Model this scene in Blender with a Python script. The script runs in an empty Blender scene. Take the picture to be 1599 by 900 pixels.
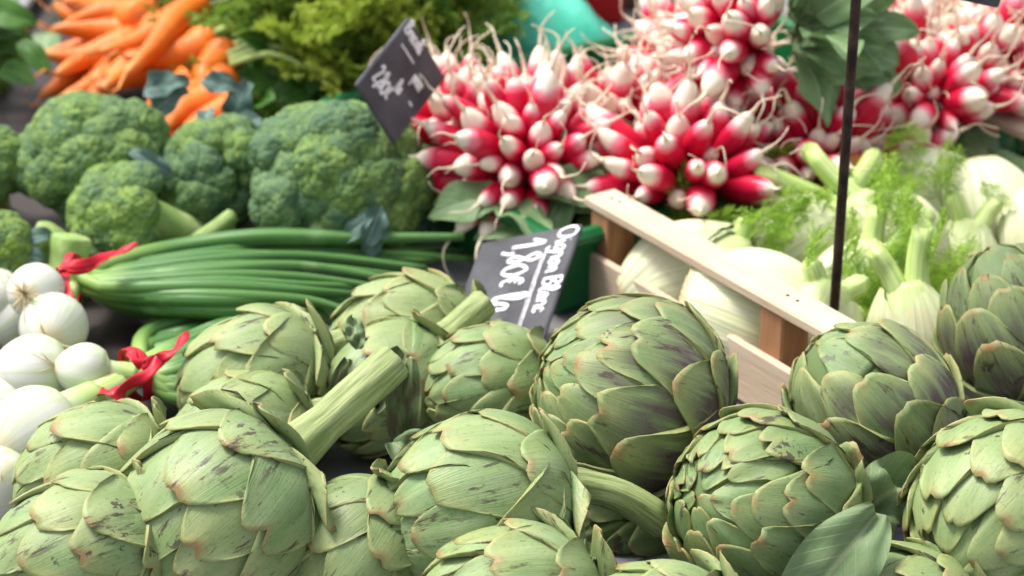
import bpy, math, random
import numpy as np
from mathutils import Vector, Matrix, Quaternion, noise

# ------------------------------------------------------------------ camera, sky, sun, exposure
scene = bpy.context.scene
COL = scene.collection
T = 0.85                      # height of the stall table
ZC = T + 0.685                # eye height
PITCH = math.radians(25)
LENS, SENS = 75.0, 36.0
FPX = 1599 * LENS / SENS      # focal length in photograph pixels

cam_data = bpy.data.cameras.new('camera')
cam = bpy.data.objects.new('camera', cam_data); COL.objects.link(cam)
cam.location = (0, 0, ZC)
cam.rotation_euler = (math.radians(90) - PITCH, 0, 0)
cam_data.lens = LENS; cam_data.sensor_width = SENS
cam_data.clip_start = 0.05; cam_data.clip_end = 500
cam_data.dof.use_dof = True
cam_data.dof.focus_distance = 1.20
cam_data.dof.aperture_fstop = 8.0
scene.camera = cam

SUN_EL, SUN_AZ = math.radians(62), math.radians(-62)   # azimuth measured from +Y towards +X
world = bpy.data.worlds.new('World'); scene.world = world; world.use_nodes = True
wn = world.node_tree; wn.nodes.clear()
sky = wn.nodes.new('ShaderNodeTexSky'); sky.sky_type = 'NISHITA'; sky.sun_disc = False
sky.sun_elevation = SUN_EL; sky.sun_rotation = SUN_AZ
sky.dust_density = 4.0; sky.air_density = 1.0; sky.ozone_density = 0.6
hs = wn.nodes.new('ShaderNodeHueSaturation'); hs.inputs['Saturation'].default_value = 0.35
bg = wn.nodes.new('ShaderNodeBackground'); bg.inputs['Strength'].default_value = 0.092
wo = wn.nodes.new('ShaderNodeOutputWorld')
wn.links.new(sky.outputs[0], hs.inputs['Color']); wn.links.new(hs.outputs[0], bg.inputs['Color'])
wn.links.new(bg.outputs[0], wo.inputs['Surface'])

sd = bpy.data.lights.new('sun', 'SUN'); sun = bpy.data.objects.new('sun', sd); COL.objects.link(sun)
sd.energy = 1.5; sd.angle = math.radians(16); sd.color = (1.0, 0.96, 0.90)
sdir = Vector((math.sin(SUN_AZ) * math.cos(SUN_EL), math.cos(SUN_AZ) * math.cos(SUN_EL), math.sin(SUN_EL)))
sun.rotation_euler = sdir.to_track_quat('Z', 'Y').to_euler()
sun.location = (-3, 3, 5)

vs = scene.view_settings
vs.view_transform = 'Standard'; vs.look = 'None'; vs.gamma = 1.0; vs.use_curve_mapping = False
vs.exposure = 1.66

# ------------------------------------------------------------------ placing helpers
CAM = Vector((0, 0, ZC))
FWD = Vector((0, math.cos(PITCH), -math.sin(PITCH)))
UP = Vector((0, math.sin(PITCH), math.cos(PITCH)))
RIGHT = Vector((1, 0, 0))
def ray(px, py):
    return (FWD + RIGHT * ((px - 799.5) / FPX) + UP * ((450 - py) / FPX))
def P(px, py, h):             # the point at height h above the table that lies in this direction
    r = ray(px, py); t = (T + h - ZC) / r.z
    return CAM + r * t
def D(deg, toward=0.0):       # a direction: angle seen from the aisle, and how far it leans to the customer
    a = math.radians(deg); c = math.sqrt(max(0, 1 - toward * toward))
    return (RIGHT * math.cos(a) * c + UP * math.sin(a) * c - FWD * toward).normalized()
def frame(z, x_hint=None, roll=0.0):
    z = Vector(z).normalized()
    h = Vector(x_hint) if x_hint is not None else (Vector((0, 0, 1)) if abs(z.z) < 0.9 else Vector((0, 1, 0)))
    y = z.cross(h).normalized(); x = y.cross(z)
    m = Matrix((x, y, z)).transposed()
    return m @ Matrix.Rotation(roll, 3, 'Z')

# ------------------------------------------------------------------ object helpers
def tag(o, label, cat, group=None):
    o['label'] = label; o['category'] = cat
    if group: o['group'] = group
    return o
def thing(name, loc, label, cat, group=None):
    o = bpy.data.objects.new(name, None); COL.objects.link(o)
    o.location = loc; o.empty_display_size = 0.02
    return tag(o, label, cat, group)
def mesh(name, verts, faces, mat=None, attr=None, smooth=True):
    me = bpy.data.meshes.new(name)
    me.from_pydata([tuple(v) for v in verts], [], [tuple(f) for f in faces])
    if smooth: me.polygons.foreach_set('use_smooth', [True] * len(me.polygons))
    if attr is not None:
        a = me.attributes.new('uvp', 'FLOAT_VECTOR', 'POINT')
        a.data.foreach_set('vector', np.asarray(attr, dtype=np.float32).ravel())
    if mat is not None: me.materials.append(mat)
    me.update()
    return me
def put(name, me, parent=None, M=None, label=None):   # M: local matrix (parents are empties, unrotated)
    o = bpy.data.objects.new(name, me); COL.objects.link(o)
    if parent is not None: o.parent = parent
    if M is not None: o.matrix_local = M
    if label: o['label'] = label
    return o
class MB:
    def __init__(s): s.v = []; s.f = []; s.a = []
    def add(s, v, f, a=None):
        n = len(s.v); s.v += [Vector(x) for x in v]; s.f += [[i + n for i in q] for q in f]
        s.a += list(a) if a is not None else [(0, 0, 0)] * len(v)
    def box(s, c, sx, sy, sz, R=None, bev=0.0):
        c = Vector(c); hx, hy, hz = sx / 2, sy / 2, sz / 2
        if bev <= 0:
            v = [Vector((x, y, z)) for z in (-hz, hz) for y in (-hy, hy) for x in (-hx, hx)]
            f = [(0, 2, 3, 1), (4, 5, 7, 6), (0, 1, 5, 4), (2, 6, 7, 3), (0, 4, 6, 2), (1, 3, 7, 5)]
        else:
            b = min(bev, hx * .9, hy * .9, hz * .9); v = []; ix = {}
            for k, z in enumerate((-1, 1)):
                for j, y in enumerate((-1, 1)):
                    for i, x in enumerate((-1, 1)):
                        ix[(i, j, k)] = len(v)
                        v += [Vector((x * hx, y * (hy - b), z * (hz - b))), Vector((x * (hx - b), y * hy, z * (hz - b))), Vector((x * (hx - b), y * (hy - b), z * hz))]
            f = []
            g = lambda i, j, k, a: ix[(i, j, k)] + a
            for i in (0, 1): f.append([g(i, 0, 0, 0), g(i, 1, 0, 0), g(i, 1, 1, 0), g(i, 0, 1, 0)])
            for j in (0, 1): f.append([g(0, j, 0, 1), g(1, j, 0, 1), g(1, j, 1, 1), g(0, j, 1, 1)])
            for k in (0, 1): f.append([g(0, 0, k, 2), g(1, 0, k, 2), g(1, 1, k, 2), g(0, 1, k, 2)])
            for i in (0, 1):
                for j in (0, 1): f.append([g(i, j, 0, 0), g(i, j, 0, 1), g(i, j, 1, 1), g(i, j, 1, 0)])
                for k in (0, 1): f.append([g(i, 0, k, 0), g(i, 0, k, 2), g(i, 1, k, 2), g(i, 1, k, 0)])
            for j in (0, 1):
                for k in (0, 1): f.append([g(0, j, k, 1), g(0, j, k, 2), g(1, j, k, 2), g(1, j, k, 1)])
            for q in list(ix): f.append([g(*q, 0), g(*q, 1), g(*q, 2)])
        if R is not None: v = [R @ x for x in v]
        s.add([c + x for x in v], f)
    def tube(s, pts, rad, n=8, ridges=0, rd=0.0, cap=True, flat=None, a3=0.0):
        pts = [Vector(p) for p in pts]; m = len(pts); v = []; a = []; f = []
        x = None
        for i, p in enumerate(pts):
            t = (pts[min(i + 1, m - 1)] - pts[max(i - 1, 0)]).normalized()
            if x is None:
                h = Vector((0, 0, 1)) if abs(t.z) < .9 else Vector((1, 0, 0))
                x = (h - t * h.dot(t)).normalized()
            else: x = (x - t * x.dot(t)).normalized()
            y = t.cross(x); r = rad[i] if hasattr(rad, '__len__') else rad
            for j in range(n):
                th = 2 * math.pi * j / n
                rr = r * (1 + rd * math.cos(ridges * th)) if ridges else r
                w = x * math.cos(th) * rr + y * math.sin(th) * rr
                if flat is not None: w = w - flat[0] * w.dot(flat[0]) * flat[1]
                v.append(p + w); a.append((j / n, i / (m - 1), a3))
        for i in range(m - 1):
            for j in range(n):
                k = (j + 1) % n
                f.append((i * n + j, i * n + k, i * n + n + k, i * n + n + j))
        if cap:
            f.append(tuple(range(n))[::-1]); f.append(tuple(range((m - 1) * n, m * n)))
        s.add(v, f, a)
    def lathe(s, prof, n=16, fx=1.0, fy=1.0, func=None):
        v = []; a = []; f = []; m = len(prof)
        for i, (r, z) in enumerate(prof):
            for j in range(n):
                th = 2 * math.pi * j / n
                p = Vector((r * math.cos(th) * fx, r * math.sin(th) * fy, z))
                if func: p = func(p, th, i / (m - 1))
                v.append(p); a.append((j / n, i / (m - 1), 0))
        for i in range(m - 1):
            for j in range(n):
                k = (j + 1) % n
                f.append((i * n + j, i * n + k, i * n + n + k, i * n + n + j))
        f.append(tuple(range(n))[::-1]); f.append(tuple(range((m - 1) * n, m * n)))
        s.add(v, f, a)
    def done(s, name, mat, smooth=True): return mesh(name, s.v, s.f, mat, s.a, smooth)
def smooth_path(pts, k=6):
    pts = [Vector(p) for p in pts]; out = []
    q = [pts[0] * 2 - pts[1]] + pts + [pts[-1] * 2 - pts[-2]]
    for i in range(1, len(q) - 2):
        for j in range(k):
            t = j / k; a, b, c, d = q[i - 1], q[i], q[i + 1], q[i + 2]
            out.append(.5 * ((2 * b) + (c - a) * t + (2 * a - 5 * b + 4 * c - d) * t * t + (3 * b - a - 3 * c + d) * t ** 3))
    out.append(pts[-1]); return out
def lerp(a, b, t): return a + (b - a) * t

# ------------------------------------------------------------------ materials
class NT:
    def __init__(s, name, rough=0.6):
        s.m = bpy.data.materials.new(name); s.m.use_nodes = True; s.t = s.m.node_tree
        s.b = s.t.nodes['Principled BSDF']; s.b.inputs['Roughness'].default_value = rough; s.b.inputs['Specular IOR Level'].default_value = .26
        s.out = s.t.nodes['Material Output']
    def n(s, kind, **kw):
        x = s.t.nodes.new('ShaderNode' + kind)
        for k, v in kw.items(): setattr(x, k, v)
        return x
    def l(s, a, b): s.t.links.new(a, b)
    def setin(s, sock, v):
        if isinstance(v, bpy.types.NodeSocket): s.l(v, sock)
        else: sock.default_value = v
    def attr(s):
        a = s.n('Attribute', attribute_name='uvp'); x = s.n('SeparateXYZ'); s.l(a.outputs['Vector'], x.inputs[0])
        return a.outputs['Vector'], x.outputs[0], x.outputs[1], x.outputs[2]
    def obj(s): return s.n('TexCoord').outputs['Object']
    def rnd(s): return s.n('ObjectInfo').outputs['Random']
    def mul(s, v, sc):
        x = s.n('VectorMath', operation='MULTIPLY'); s.l(v, x.inputs[0]); x.inputs[1].default_value = sc; return x.outputs[0]
    def addr(s, v, k=37.0):     # shift a coordinate by the object's random number
        x = s.n('VectorMath', operation='ADD'); s.l(v, x.inputs[0])
        m = s.math('MULTIPLY', s.rnd(), k); c = s.n('CombineXYZ')
        for i in range(3): s.l(m, c.inputs[i])
        s.l(c.outputs[0], x.inputs[1]); return x.outputs[0]
    def math(s, op, a, b=0.0, clamp=False):
        x = s.n('Math', operation=op, use_clamp=clamp); s.setin(x.inputs[0], a); s.setin(x.inputs[1], b); return x.outputs[0]
    def noise(s, v, sc, det=3.0, rough=0.55):
        x = s.n('TexNoise'); s.l(v, x.inputs['Vector']); x.inputs['Scale'].default_value = sc
        x.inputs['Detail'].default_value = det; x.inputs['Roughness'].default_value = rough; return x.outputs['Fac']
    def vor(s, v, sc):
        x = s.n('TexVoronoi'); s.l(v, x.inputs['Vector']); x.inputs['Scale'].default_value = sc; return x.outputs['Distance']
    def ramp(s, f, *st):
        x = s.n('ValToRGB'); s.l(f, x.inputs[0]); e = x.color_ramp.elements
        while len(e) < len(st): e.new(0.5)
        for i, (p, c) in enumerate(st):
            e[i].position = p; e[i].color = (c, c, c, 1) if not hasattr(c, '__len__') else (*c, 1)
        return x.outputs[0]
    def mix(s, f, a, b):
        x = s.n('Mix', data_type='RGBA'); s.setin(x.inputs['Factor'], f)
        for k, v in ((6, a), (7, b)):
            s.setin(x.inputs[k], v if isinstance(v, bpy.types.NodeSocket) else (*v, 1))
        return x.outputs[2]
    def col(s, c): s.setin(s.b.inputs['Base Color'], c if isinstance(c, bpy.types.NodeSocket) else (*c, 1)); return s
    def bump(s, h, st=0.3, dist=0.002):
        x = s.n('Bump'); s.l(h, x.inputs['Height']); x.inputs['Strength'].default_value = st; x.inputs['Distance'].default_value = dist
        s.l(x.outputs[0], s.b.inputs['Normal']); return s
    def sss(s, w, sc):
        s.b.inputs['Subsurface Weight'].default_value = w; s.b.inputs['Subsurface Radius'].default_value = (1.0, .7, .4); s.b.inputs['Subsurface Scale'].default_value = sc; return s
    def thin(s, c, f=0.35):     # light shining through thin leaves
        t = s.n('BsdfTranslucent'); s.setin(t.inputs['Color'], c if isinstance(c, bpy.types.NodeSocket) else (*c, 1))
        m = s.n('MixShader'); m.inputs[0].default_value = f
        s.l(s.b.outputs[0], m.inputs[1]); s.l(t.outputs[0], m.inputs[2]); s.l(m.outputs[0], s.out.inputs['Surface']); return s

def make_materials():
    M = {}
    # artichoke bracts: u across, v along, third number = how purple this head is
    k = NT('artichoke_bract', .42); vec, u, v, w = k.attr()
    vr = k.addr(vec); st = k.noise(k.mul(vr, (26, 1.2, 1)), 1.8, 5)
    bl = k.noise(k.mul(vr, (1.3, 1.1, 1)), 1.5, 3)
    c = k.mix(k.ramp(bl, (.35, 0), (.66, 1)), (.135, .238, .078), (.235, .318, .150))
    c = k.mix(k.math('MULTIPLY', k.ramp(st, (.42, 0), (.72, 1)), .36), c, (.33, .39, .235))
    c = k.mix(k.math('MULTIPLY', k.ramp(st, (.28, 1), (.45, 0)), .25), c, (.11, .17, .05))
    r = k.rnd()
    c = k.mix(k.ramp(r, (0, .32), (.35, 0), (.75, 0), (1, .35)), c, (.30, .32, .12))
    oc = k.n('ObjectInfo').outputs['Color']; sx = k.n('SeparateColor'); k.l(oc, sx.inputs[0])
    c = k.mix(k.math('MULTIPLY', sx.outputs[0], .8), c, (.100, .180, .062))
    c = k.mix(k.math('MULTIPLY', sx.outputs[1], .7), c, (.27, .32, .125))
    # grey-violet bruised bases
    pf = k.math('MULTIPLY', k.ramp(v, (.58, 1), (.98, 0)), k.ramp(k.noise(k.mul(vr, (5, 1.5, 1)), 1.3, 3), (.34, .15), (.56, 1)))
    c = k.mix(k.math('MULTIPLY', pf, w, True), c, (.090, .058, .066))
    # yellowing near the tip and the dry rim
    ed = k.math('ABSOLUTE', u)
    tipf = k.math('MULTIPLY', k.ramp(v, (.72, 0), (1, 1)), k.ramp(k.noise(vr, 2.2, 3), (.35, 0), (.65, 1)))
    c = k.mix(k.math('MULTIPLY', tipf, .55), c, (.38, .34, .13))
    apex = k.math('MULTIPLY', k.ramp(v, (.90, 0), (.985, 1)), k.ramp(ed, (.05, 1), (.30, 0)))
    c = k.mix(k.math('MULTIPLY', apex, k.ramp(k.noise(vr, 1.1, 1), (.40, .1), (.60, .85))), c, (.25, .11, .05))
    rim = k.math('MAXIMUM', k.ramp(v, (.972, 0), (.992, 1)), k.ramp(ed, (.968, 0), (.990, 1)))
    c = k.mix(k.math('MULTIPLY', rim, k.ramp(k.noise(vr, 6, 2), (.35, .05), (.65, .65))), c, (.36, .28, .12))
    # dark scuffs
    s1 = k.noise(k.mul(vr, (3.2, 1.5, 1)), 1.5, 6, .72)
    s2 = k.noise(vr, .9, 1)
    sc = k.math('MULTIPLY', k.ramp(s1, (.565, 0), (.63, 1)), k.ramp(s2, (.46, 0), (.56, 1)))
    c = k.mix(k.math('MULTIPLY', sc, .88), c, (.055, .032, .028))
    sp = k.noise(k.mul(vr, (7, 4.5, 1)), 2.0, 3, .7)
    c = k.mix(k.math('MULTIPLY', k.ramp(sp, (.655, 0), (.69, 1)), .75), c, (.10, .05, .03))
    ob = k.addr(k.obj()); fs = k.noise(ob, 420, 2, .6)
    c = k.mix(k.math('MULTIPLY', k.ramp(fs, (.56, 0), (.68, 1)), .30), c, (.10, .15, .045))
    cs = k.math('MULTIPLY', k.ramp(k.noise(ob, 60, 4, .7), (.625, 0), (.65, 1)), k.ramp(k.noise(ob, 16, 1), (.50, 0), (.58, 1)))
    c = k.mix(k.math('MULTIPLY', cs, .85), c, (.050, .034, .030))
    k.col(c).bump(k.math('ADD', k.math('MULTIPLY', st, .7), k.math('MULTIPLY', bl, .8)), .28, .0022)
    M['bract'] = k.m
    k = NT('artichoke_core', .7); k.col((.10, .15, .05)); M['core'] = k.m
    k = NT('artichoke_stem', .6); vec, u, v, w = k.attr()
    f = k.noise(k.mul(k.addr(vec), (14, 1.6, 1)), 2.2, 4); o = k.obj()
    c = k.mix(k.ramp(f, (.35, 0), (.65, 1)), (.17, .225, .07), (.33, .38, .17))
    c = k.mix(k.math('MULTIPLY', k.ramp(k.noise(o, 45, 3), (.58, 0), (.66, 1)), .6), c, (.15, .12, .06))
    c = k.mix(k.ramp(v, (.935, 0), (.96, 1)), c, (.13, .08, .045))
    k.col(c).bump(f, .35, .002); M['stem'] = k.m
    k = NT('withered_leaf', .75); vec, u, v, w = k.attr(); f = k.noise(k.addr(vec), 3.5, 5)
    c = k.mix(k.ramp(f, (.40, 0), (.62, 1)), (.13, .19, .075), (.10, .075, .05)); k.col(c).bump(f, .5, .003); M['withered'] = k.m
    def leaf(name, c1, c2, vein, rough=.5, tf=.25):
        k = NT(name, rough); vec, u, v, w = k.attr(); vr = k.addr(vec)
        f = k.noise(vr, 2.3, 4)
        c = k.mix(k.ramp(f, (.35, 0), (.68, 1)), c1, c2)
        ed = k.math('ABSOLUTE', u)
        c = k.mix(k.ramp(ed, (.03, .8), (.09, 0)), c, vein)
        d = k.math('SUBTRACT', k.math('MULTIPLY', v, 9.0), k.math('MULTIPLY', ed, 3.0)); d = k.math('FRACT', d)
        sv = k.ramp(d, (.02, 1), (.14, 0))
        c = k.mix(k.math('MULTIPLY', sv, .35), c, vein)
        k.col(c).bump(k.math('ADD', f, k.math('MULTIPLY', sv, -.3)), .35, .002); k.thin(c, tf); return k.m
    M['artleaf'] = leaf('artichoke_leaf', (.10, .165, .070), (.175, .235, .115), (.26, .31, .17), .6, .1)
    M['radleaf'] = leaf('radish_leaf', (.12, .22, .08), (.23, .34, .17), (.33, .42, .25), .5)
    M['herb'] = leaf('herb_leaf', (.030, .12, .016), (.085, .21, .030), (.12, .26, .06), .45)
    M['brocleaf'] = leaf('broccoli_leaf', (.055, .115, .095), (.12, .19, .165), (.25, .33, .26), .6, .1)
    k = NT('radish_skin', .33); vec, u, v, w = k.attr(); o = k.addr(k.obj())
    f = k.noise(o, 60, 3)
    vv = k.math('ADD', v, k.math('MULTIPLY', k.math('SUBTRACT', f, .5), .16))
    vv = k.math('ADD', vv, k.math('MULTIPLY', k.math('SUBTRACT', k.rnd(), .5), .16))
    c = k.ramp(vv, (0, (.36, .004, .018)), (.56, (.54, .008, .045)), (.635, (.72, .19, .25)), (.695, (.74, .62, .52)), (1, (.72, .62, .46)))
    k.col(c).bump(k.noise(o, 150, 2), .08, .001); M['radish'] = k.m
    k = NT('carrot_skin', .48); vec, u, v, w = k.attr(); o = k.addr(k.obj())
    f = k.noise(o, 30, 4); rg = k.noise(k.mul(k.addr(vec), (1.2, 30, 1)), 1.4, 3)
    c = k.mix(k.ramp(f, (.3, 0), (.7, 1)), (.62, .115, .008), (.72, .18, .018))
    c = k.mix(k.math('MULTIPLY', k.ramp(rg, (.60, 0), (.68, 1)), .45), c, (.45, .10, .015))
    c = k.mix(k.ramp(v, (0, .6), (.04, 0)), c, (.34, .22, .06))
    c = k.mix(k.ramp(v, (.82, 0), (1, .7)), c, (.62, .30, .10))
    k.col(c).bump(rg, .25, .0015); M['carrot'] = k.m
    k = NT('broccoli_buds', .75); vec, u, v, w = k.attr(); o = k.addr(k.obj())
    f = k.noise(o, 55, 3); g = k.vor(o, 620)
    c = k.mix(k.ramp(f, (.38, 0), (.64, 1)), (.036, .090, .042), (.100, .175, .042))
    oc = k.n('ObjectInfo').outputs['Color']; sx = k.n('SeparateColor'); k.l(oc, sx.inputs[0])
    c = k.mix(k.math('MULTIPLY', sx.outputs[0], k.ramp(k.noise(o, 90, 4), (.42, .1), (.60, .9))), c, (.165, .25, .035))
    c = k.mix(k.math('MULTIPLY', k.ramp(w, (0, 0), (1, 1)), .85), c, (.27, .37, .075))
    c = k.mix(k.ramp(g, (0, .8), (.40, 0)), c, (.20, .30, .10))
    c = k.mix(k.math('MULTIPLY', k.ramp(k.rnd(), (.2, .5), (.6, 0)), .9), c, (.045, .10, .075))
    k.col(c).bump(g, -.9, .0016); M['buds'] = k.m
    k = NT('broccoli_stalk', .55); o = k.addr(k.obj()); f = k.noise(o, 40, 3)
    k.col(k.mix(k.ramp(f, (.35, 0), (.65, 1)), (.20, .31, .085), (.36, .45, .18))).bump(f, .3, .002); M['brocstalk'] = k.m
    k = NT('fennel_sheath', .42); vec, u, v, w = k.attr(); o = k.addr(k.obj())
    f = k.noise(k.mul(k.addr(vec), (55, .8, 1)), 1.0, 3); g = k.noise(o, 22, 3)
    c = k.mix(k.ramp(f, (.38, 0), (.66, 1)), (.54, .58, .32), (.72, .70, .54))
    c = k.mix(k.ramp(v, (.50, 0), (.95, .8)), c, (.46, .58, .20))
    c = k.mix(k.math('MULTIPLY', k.ramp(g, (.58, 0), (.68, 1)), .45), c, (.66, .50, .28))
    c = k.mix(k.ramp(v, (0, .75), (.05, 0)), c, (.40, .24, .10))
    k.col(c).bump(f, .4, .002); M['fennel'] = k.m
    k = NT('fennel_stalk', .42); vec, u, v, w = k.attr(); f = k.noise(k.mul(k.addr(vec), (16, .8, 1)), 1.2, 2)
    c = k.mix(k.ramp(f, (.35, 0), (.65, 1)), (.36, .52, .12), (.58, .68, .30)); k.col(c).bump(f, .3, .002); M['fstalk'] = k.m
    def frond(name, a, b, tf=.4):
        k = NT(name, .55); f = k.noise(k.addr(k.obj()), 40, 2)
        c = k.mix(k.ramp(f, (.35, 0), (.65, 1)), a, b); k.col(c); k.thin(c, tf); return k.m
    M['frond'] = frond('fennel_frond', (.24, .42, .045), (.42, .60, .10))
    M['carrotgreen'] = frond('carrot_green', (.10, .22, .028), (.27, .40, .06))
    M['carrotyellow'] = frond('carrot_green_pale', (.24, .36, .035), (.46, .54, .09))
    k = NT('onion_skin', .26); vec, u, v, w = k.attr(); f = k.noise(k.mul(k.addr(vec), (30, .7, 1)), 1.0, 2)
    c = k.mix(k.ramp(f, (.46, 0), (.64, .8)), (.56, .56, .51), (.44, .53, .30))
    c = k.mix(k.ramp(v, (0, .9), (.09, 0)), c, (.58, .48, .30))
    c = k.mix(k.ramp(v, (.42, 0), (.85, 1)), c, (.38, .52, .18))
    pp = k.noise(k.addr(k.obj()), 34, 5, .65)
    c = k.mix(k.math('MULTIPLY', k.ramp(pp, (.58, 0), (.66, 1)), .5), c, (.50, .43, .27))
    k.col(c).bump(k.math('ADD', f, pp), .25, .0015); M['onion'] = k.m
    k = NT('onion_root', .8); k.col((.52, .43, .27)); M['oroot'] = k.m
    k = NT('onion_leaf', .40); vec, u, v, w = k.attr(); f = k.noise(k.mul(k.addr(vec), (12, 1.0, 1)), 1.3, 3)
    c = k.mix(k.ramp(f, (.35, 0), (.68, 1)), (.040, .125, .028), (.095, .205, .055))
    c = k.mix(k.ramp(v, (0, 1), (.30, 0)), c, (.36, .52, .14))
    c = k.mix(k.math('MULTIPLY', k.ramp(k.noise(k.addr(k.obj()), 26, 3), (.60, 0), (.72, 1)), .4), c, (.22, .33, .15))
    k.col(c).bump(f, .2, .0015); M['onionleaf'] = k.m
    k = NT('red_ribbon', .45); f = k.noise(k.obj(), 60, 3); k.col(k.mix(f, (.36, .004, .014), (.52, .010, .028))).bump(f, .4, .002); M['ribbon'] = k.m
    k = NT('slate_board', .62); o = k.obj(); f = k.noise(o, 22, 5); g = k.noise(k.mul(o, (9, 60, 9)), 1.0, 3)
    c = k.mix(k.ramp(f, (.35, 0), (.75, 1)), (.040, .040, .046), (.105, .105, .12))  # greys lightened to stand in for sky sheen on the rear slate
    c = k.mix(k.math('MULTIPLY', k.ramp(g, (.55, 0), (.8, 1)), .5), c, (.16, .16, .18)); k.col(c).bump(f, .1, .001); M['slate'] = k.m
    k = NT('chalk', .95); f = k.noise(k.obj(), 260, 3); k.col(k.mix(k.ramp(f, (.35, 0), (.6, 1)), (.55, .55, .58), (.84, .84, .85))); M['chalk'] = k.m
    def wood(name, a, b, dark, sc):
        k = NT(name, .7); o = k.addr(k.obj()); g = k.noise(k.mul(o, sc), 1.0, 5, .6); f = k.noise(o, 9, 2)
        c = k.mix(k.ramp(g, (.32, 0), (.70, 1)), a, b); c = k.mix(k.math('MULTIPLY', k.ramp(f, (.5, 0), (.75, 1)), .5), c, dark)
        fi = k.noise(k.mul(o, tuple(x * 6 for x in sc)), 1.0, 2)
        c = k.mix(k.math('MULTIPLY', k.ramp(fi, (.60, 0), (.70, 1)), .35), c, dark)
        k.col(c).bump(k.math('ADD', g, k.math('MULTIPLY', fi, .6)), .4, .0012); return k.m
    M['wood'] = wood('poplar_wood', (.50, .38, .27), (.62, .51, .39), (.42, .28, .17), (9, 90, 90))
    M['postwood'] = wood('post_wood', (.30, .135, .060), (.46, .25, .125), (.20, .085, .04), (100, 100, 9))
    M['tablewood'] = wood('table_wood', (.19, .19, .20), (.30, .30, .31), (.11, .105, .10), (5, 60, 60))
    def plastic(name, c, rough=.35):
        k = NT(name, rough); f = k.noise(k.obj(), 18, 3); d = tuple(x * .72 for x in c)
        k.col(k.mix(k.ramp(f, (.35, 0), (.7, 1)), d, c)).bump(f, .05, .001); return k.m
    M['green'] = plastic('green_plastic', (.012, .13, .040))
    M['redp'] = plastic('red_plastic', (.55, .012, .016))
    M['white'] = plastic('white_card', (.62, .62, .66), .8)
    M['card'] = plastic('brown_card', (.17, .10, .055), .85)
    M['black'] = plastic('black_plastic', (.022, .022, .026), .5)
    M['tray'] = plastic('dark_tray', (.045, .035, .032), .6)
    k = NT('turquoise_film', .30); f = k.noise(k.obj(), 14, 4); c = k.mix(k.ramp(f, (.3, 0), (.7, 1)), (.06, .58, .40), (.20, .76, .58))
    k.col(c).bump(f, .7, .008); k.thin(c, .25); M['film'] = k.m
    k = NT('iron_rod', .55); f = k.noise(k.obj(), 70, 4); k.col(k.mix(k.ramp(f, (.4, 0), (.7, 1)), (.022, .013, .012), (.070, .042, .034))).bump(f, .4, .001)
    k.b.inputs['Metallic'].default_value = .5; M['iron'] = k.m
    k = NT('pavement', .9); f = k.noise(k.obj(), 3.0, 6); g = k.noise(k.obj(), 140, 2)
    c = k.mix(f, (.16, .155, .15), (.27, .265, .255)); c = k.mix(k.math('MULTIPLY', g, .4), c, (.10, .10, .10)); k.col(c).bump(g, .3, .003); M['pave'] = k.m
    return M
M = make_materials()

# ------------------------------------------------------------------ the setting
def struct(name, me): o = put(name, me); o['kind'] = 'structure'; return o
mb = MB(); mb.add([(-60, -60, 0), (60, -60, 0), (60, 60, 0), (-60, 60, 0)], [(0, 1, 2, 3)]); struct('pavement', mb.done('pavement', M['pave'], False))

t = thing('stall_table', (0, 1.55, 0), 'long grey plank table that carries all the produce', 'table')
npl = 9; y0, y1 = 0.78, 2.34; pw = (y1 - y0) / npl
for i in range(npl):
    mb = MB(); mb.box((0, 0, 0), 2.6, pw - .004, .025, bev=.002)
    put('plank', mb.done('plank', M['tablewood'], False), t, Matrix.Translation((random.Random(i).uniform(-.02, .02), y0 + pw * (i + .5) - 1.55, T - .0125)))
for sx in (-1, 1):
    for sy in (-.7, .7):
        mb = MB(); mb.box((0, 0, 0), .06, .06, T - .026, bev=.004); put('leg', mb.done('leg', M['tablewood'], False), t, Matrix.Translation((sx * 1.15, sy, (T - .026) / 2)))

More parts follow.
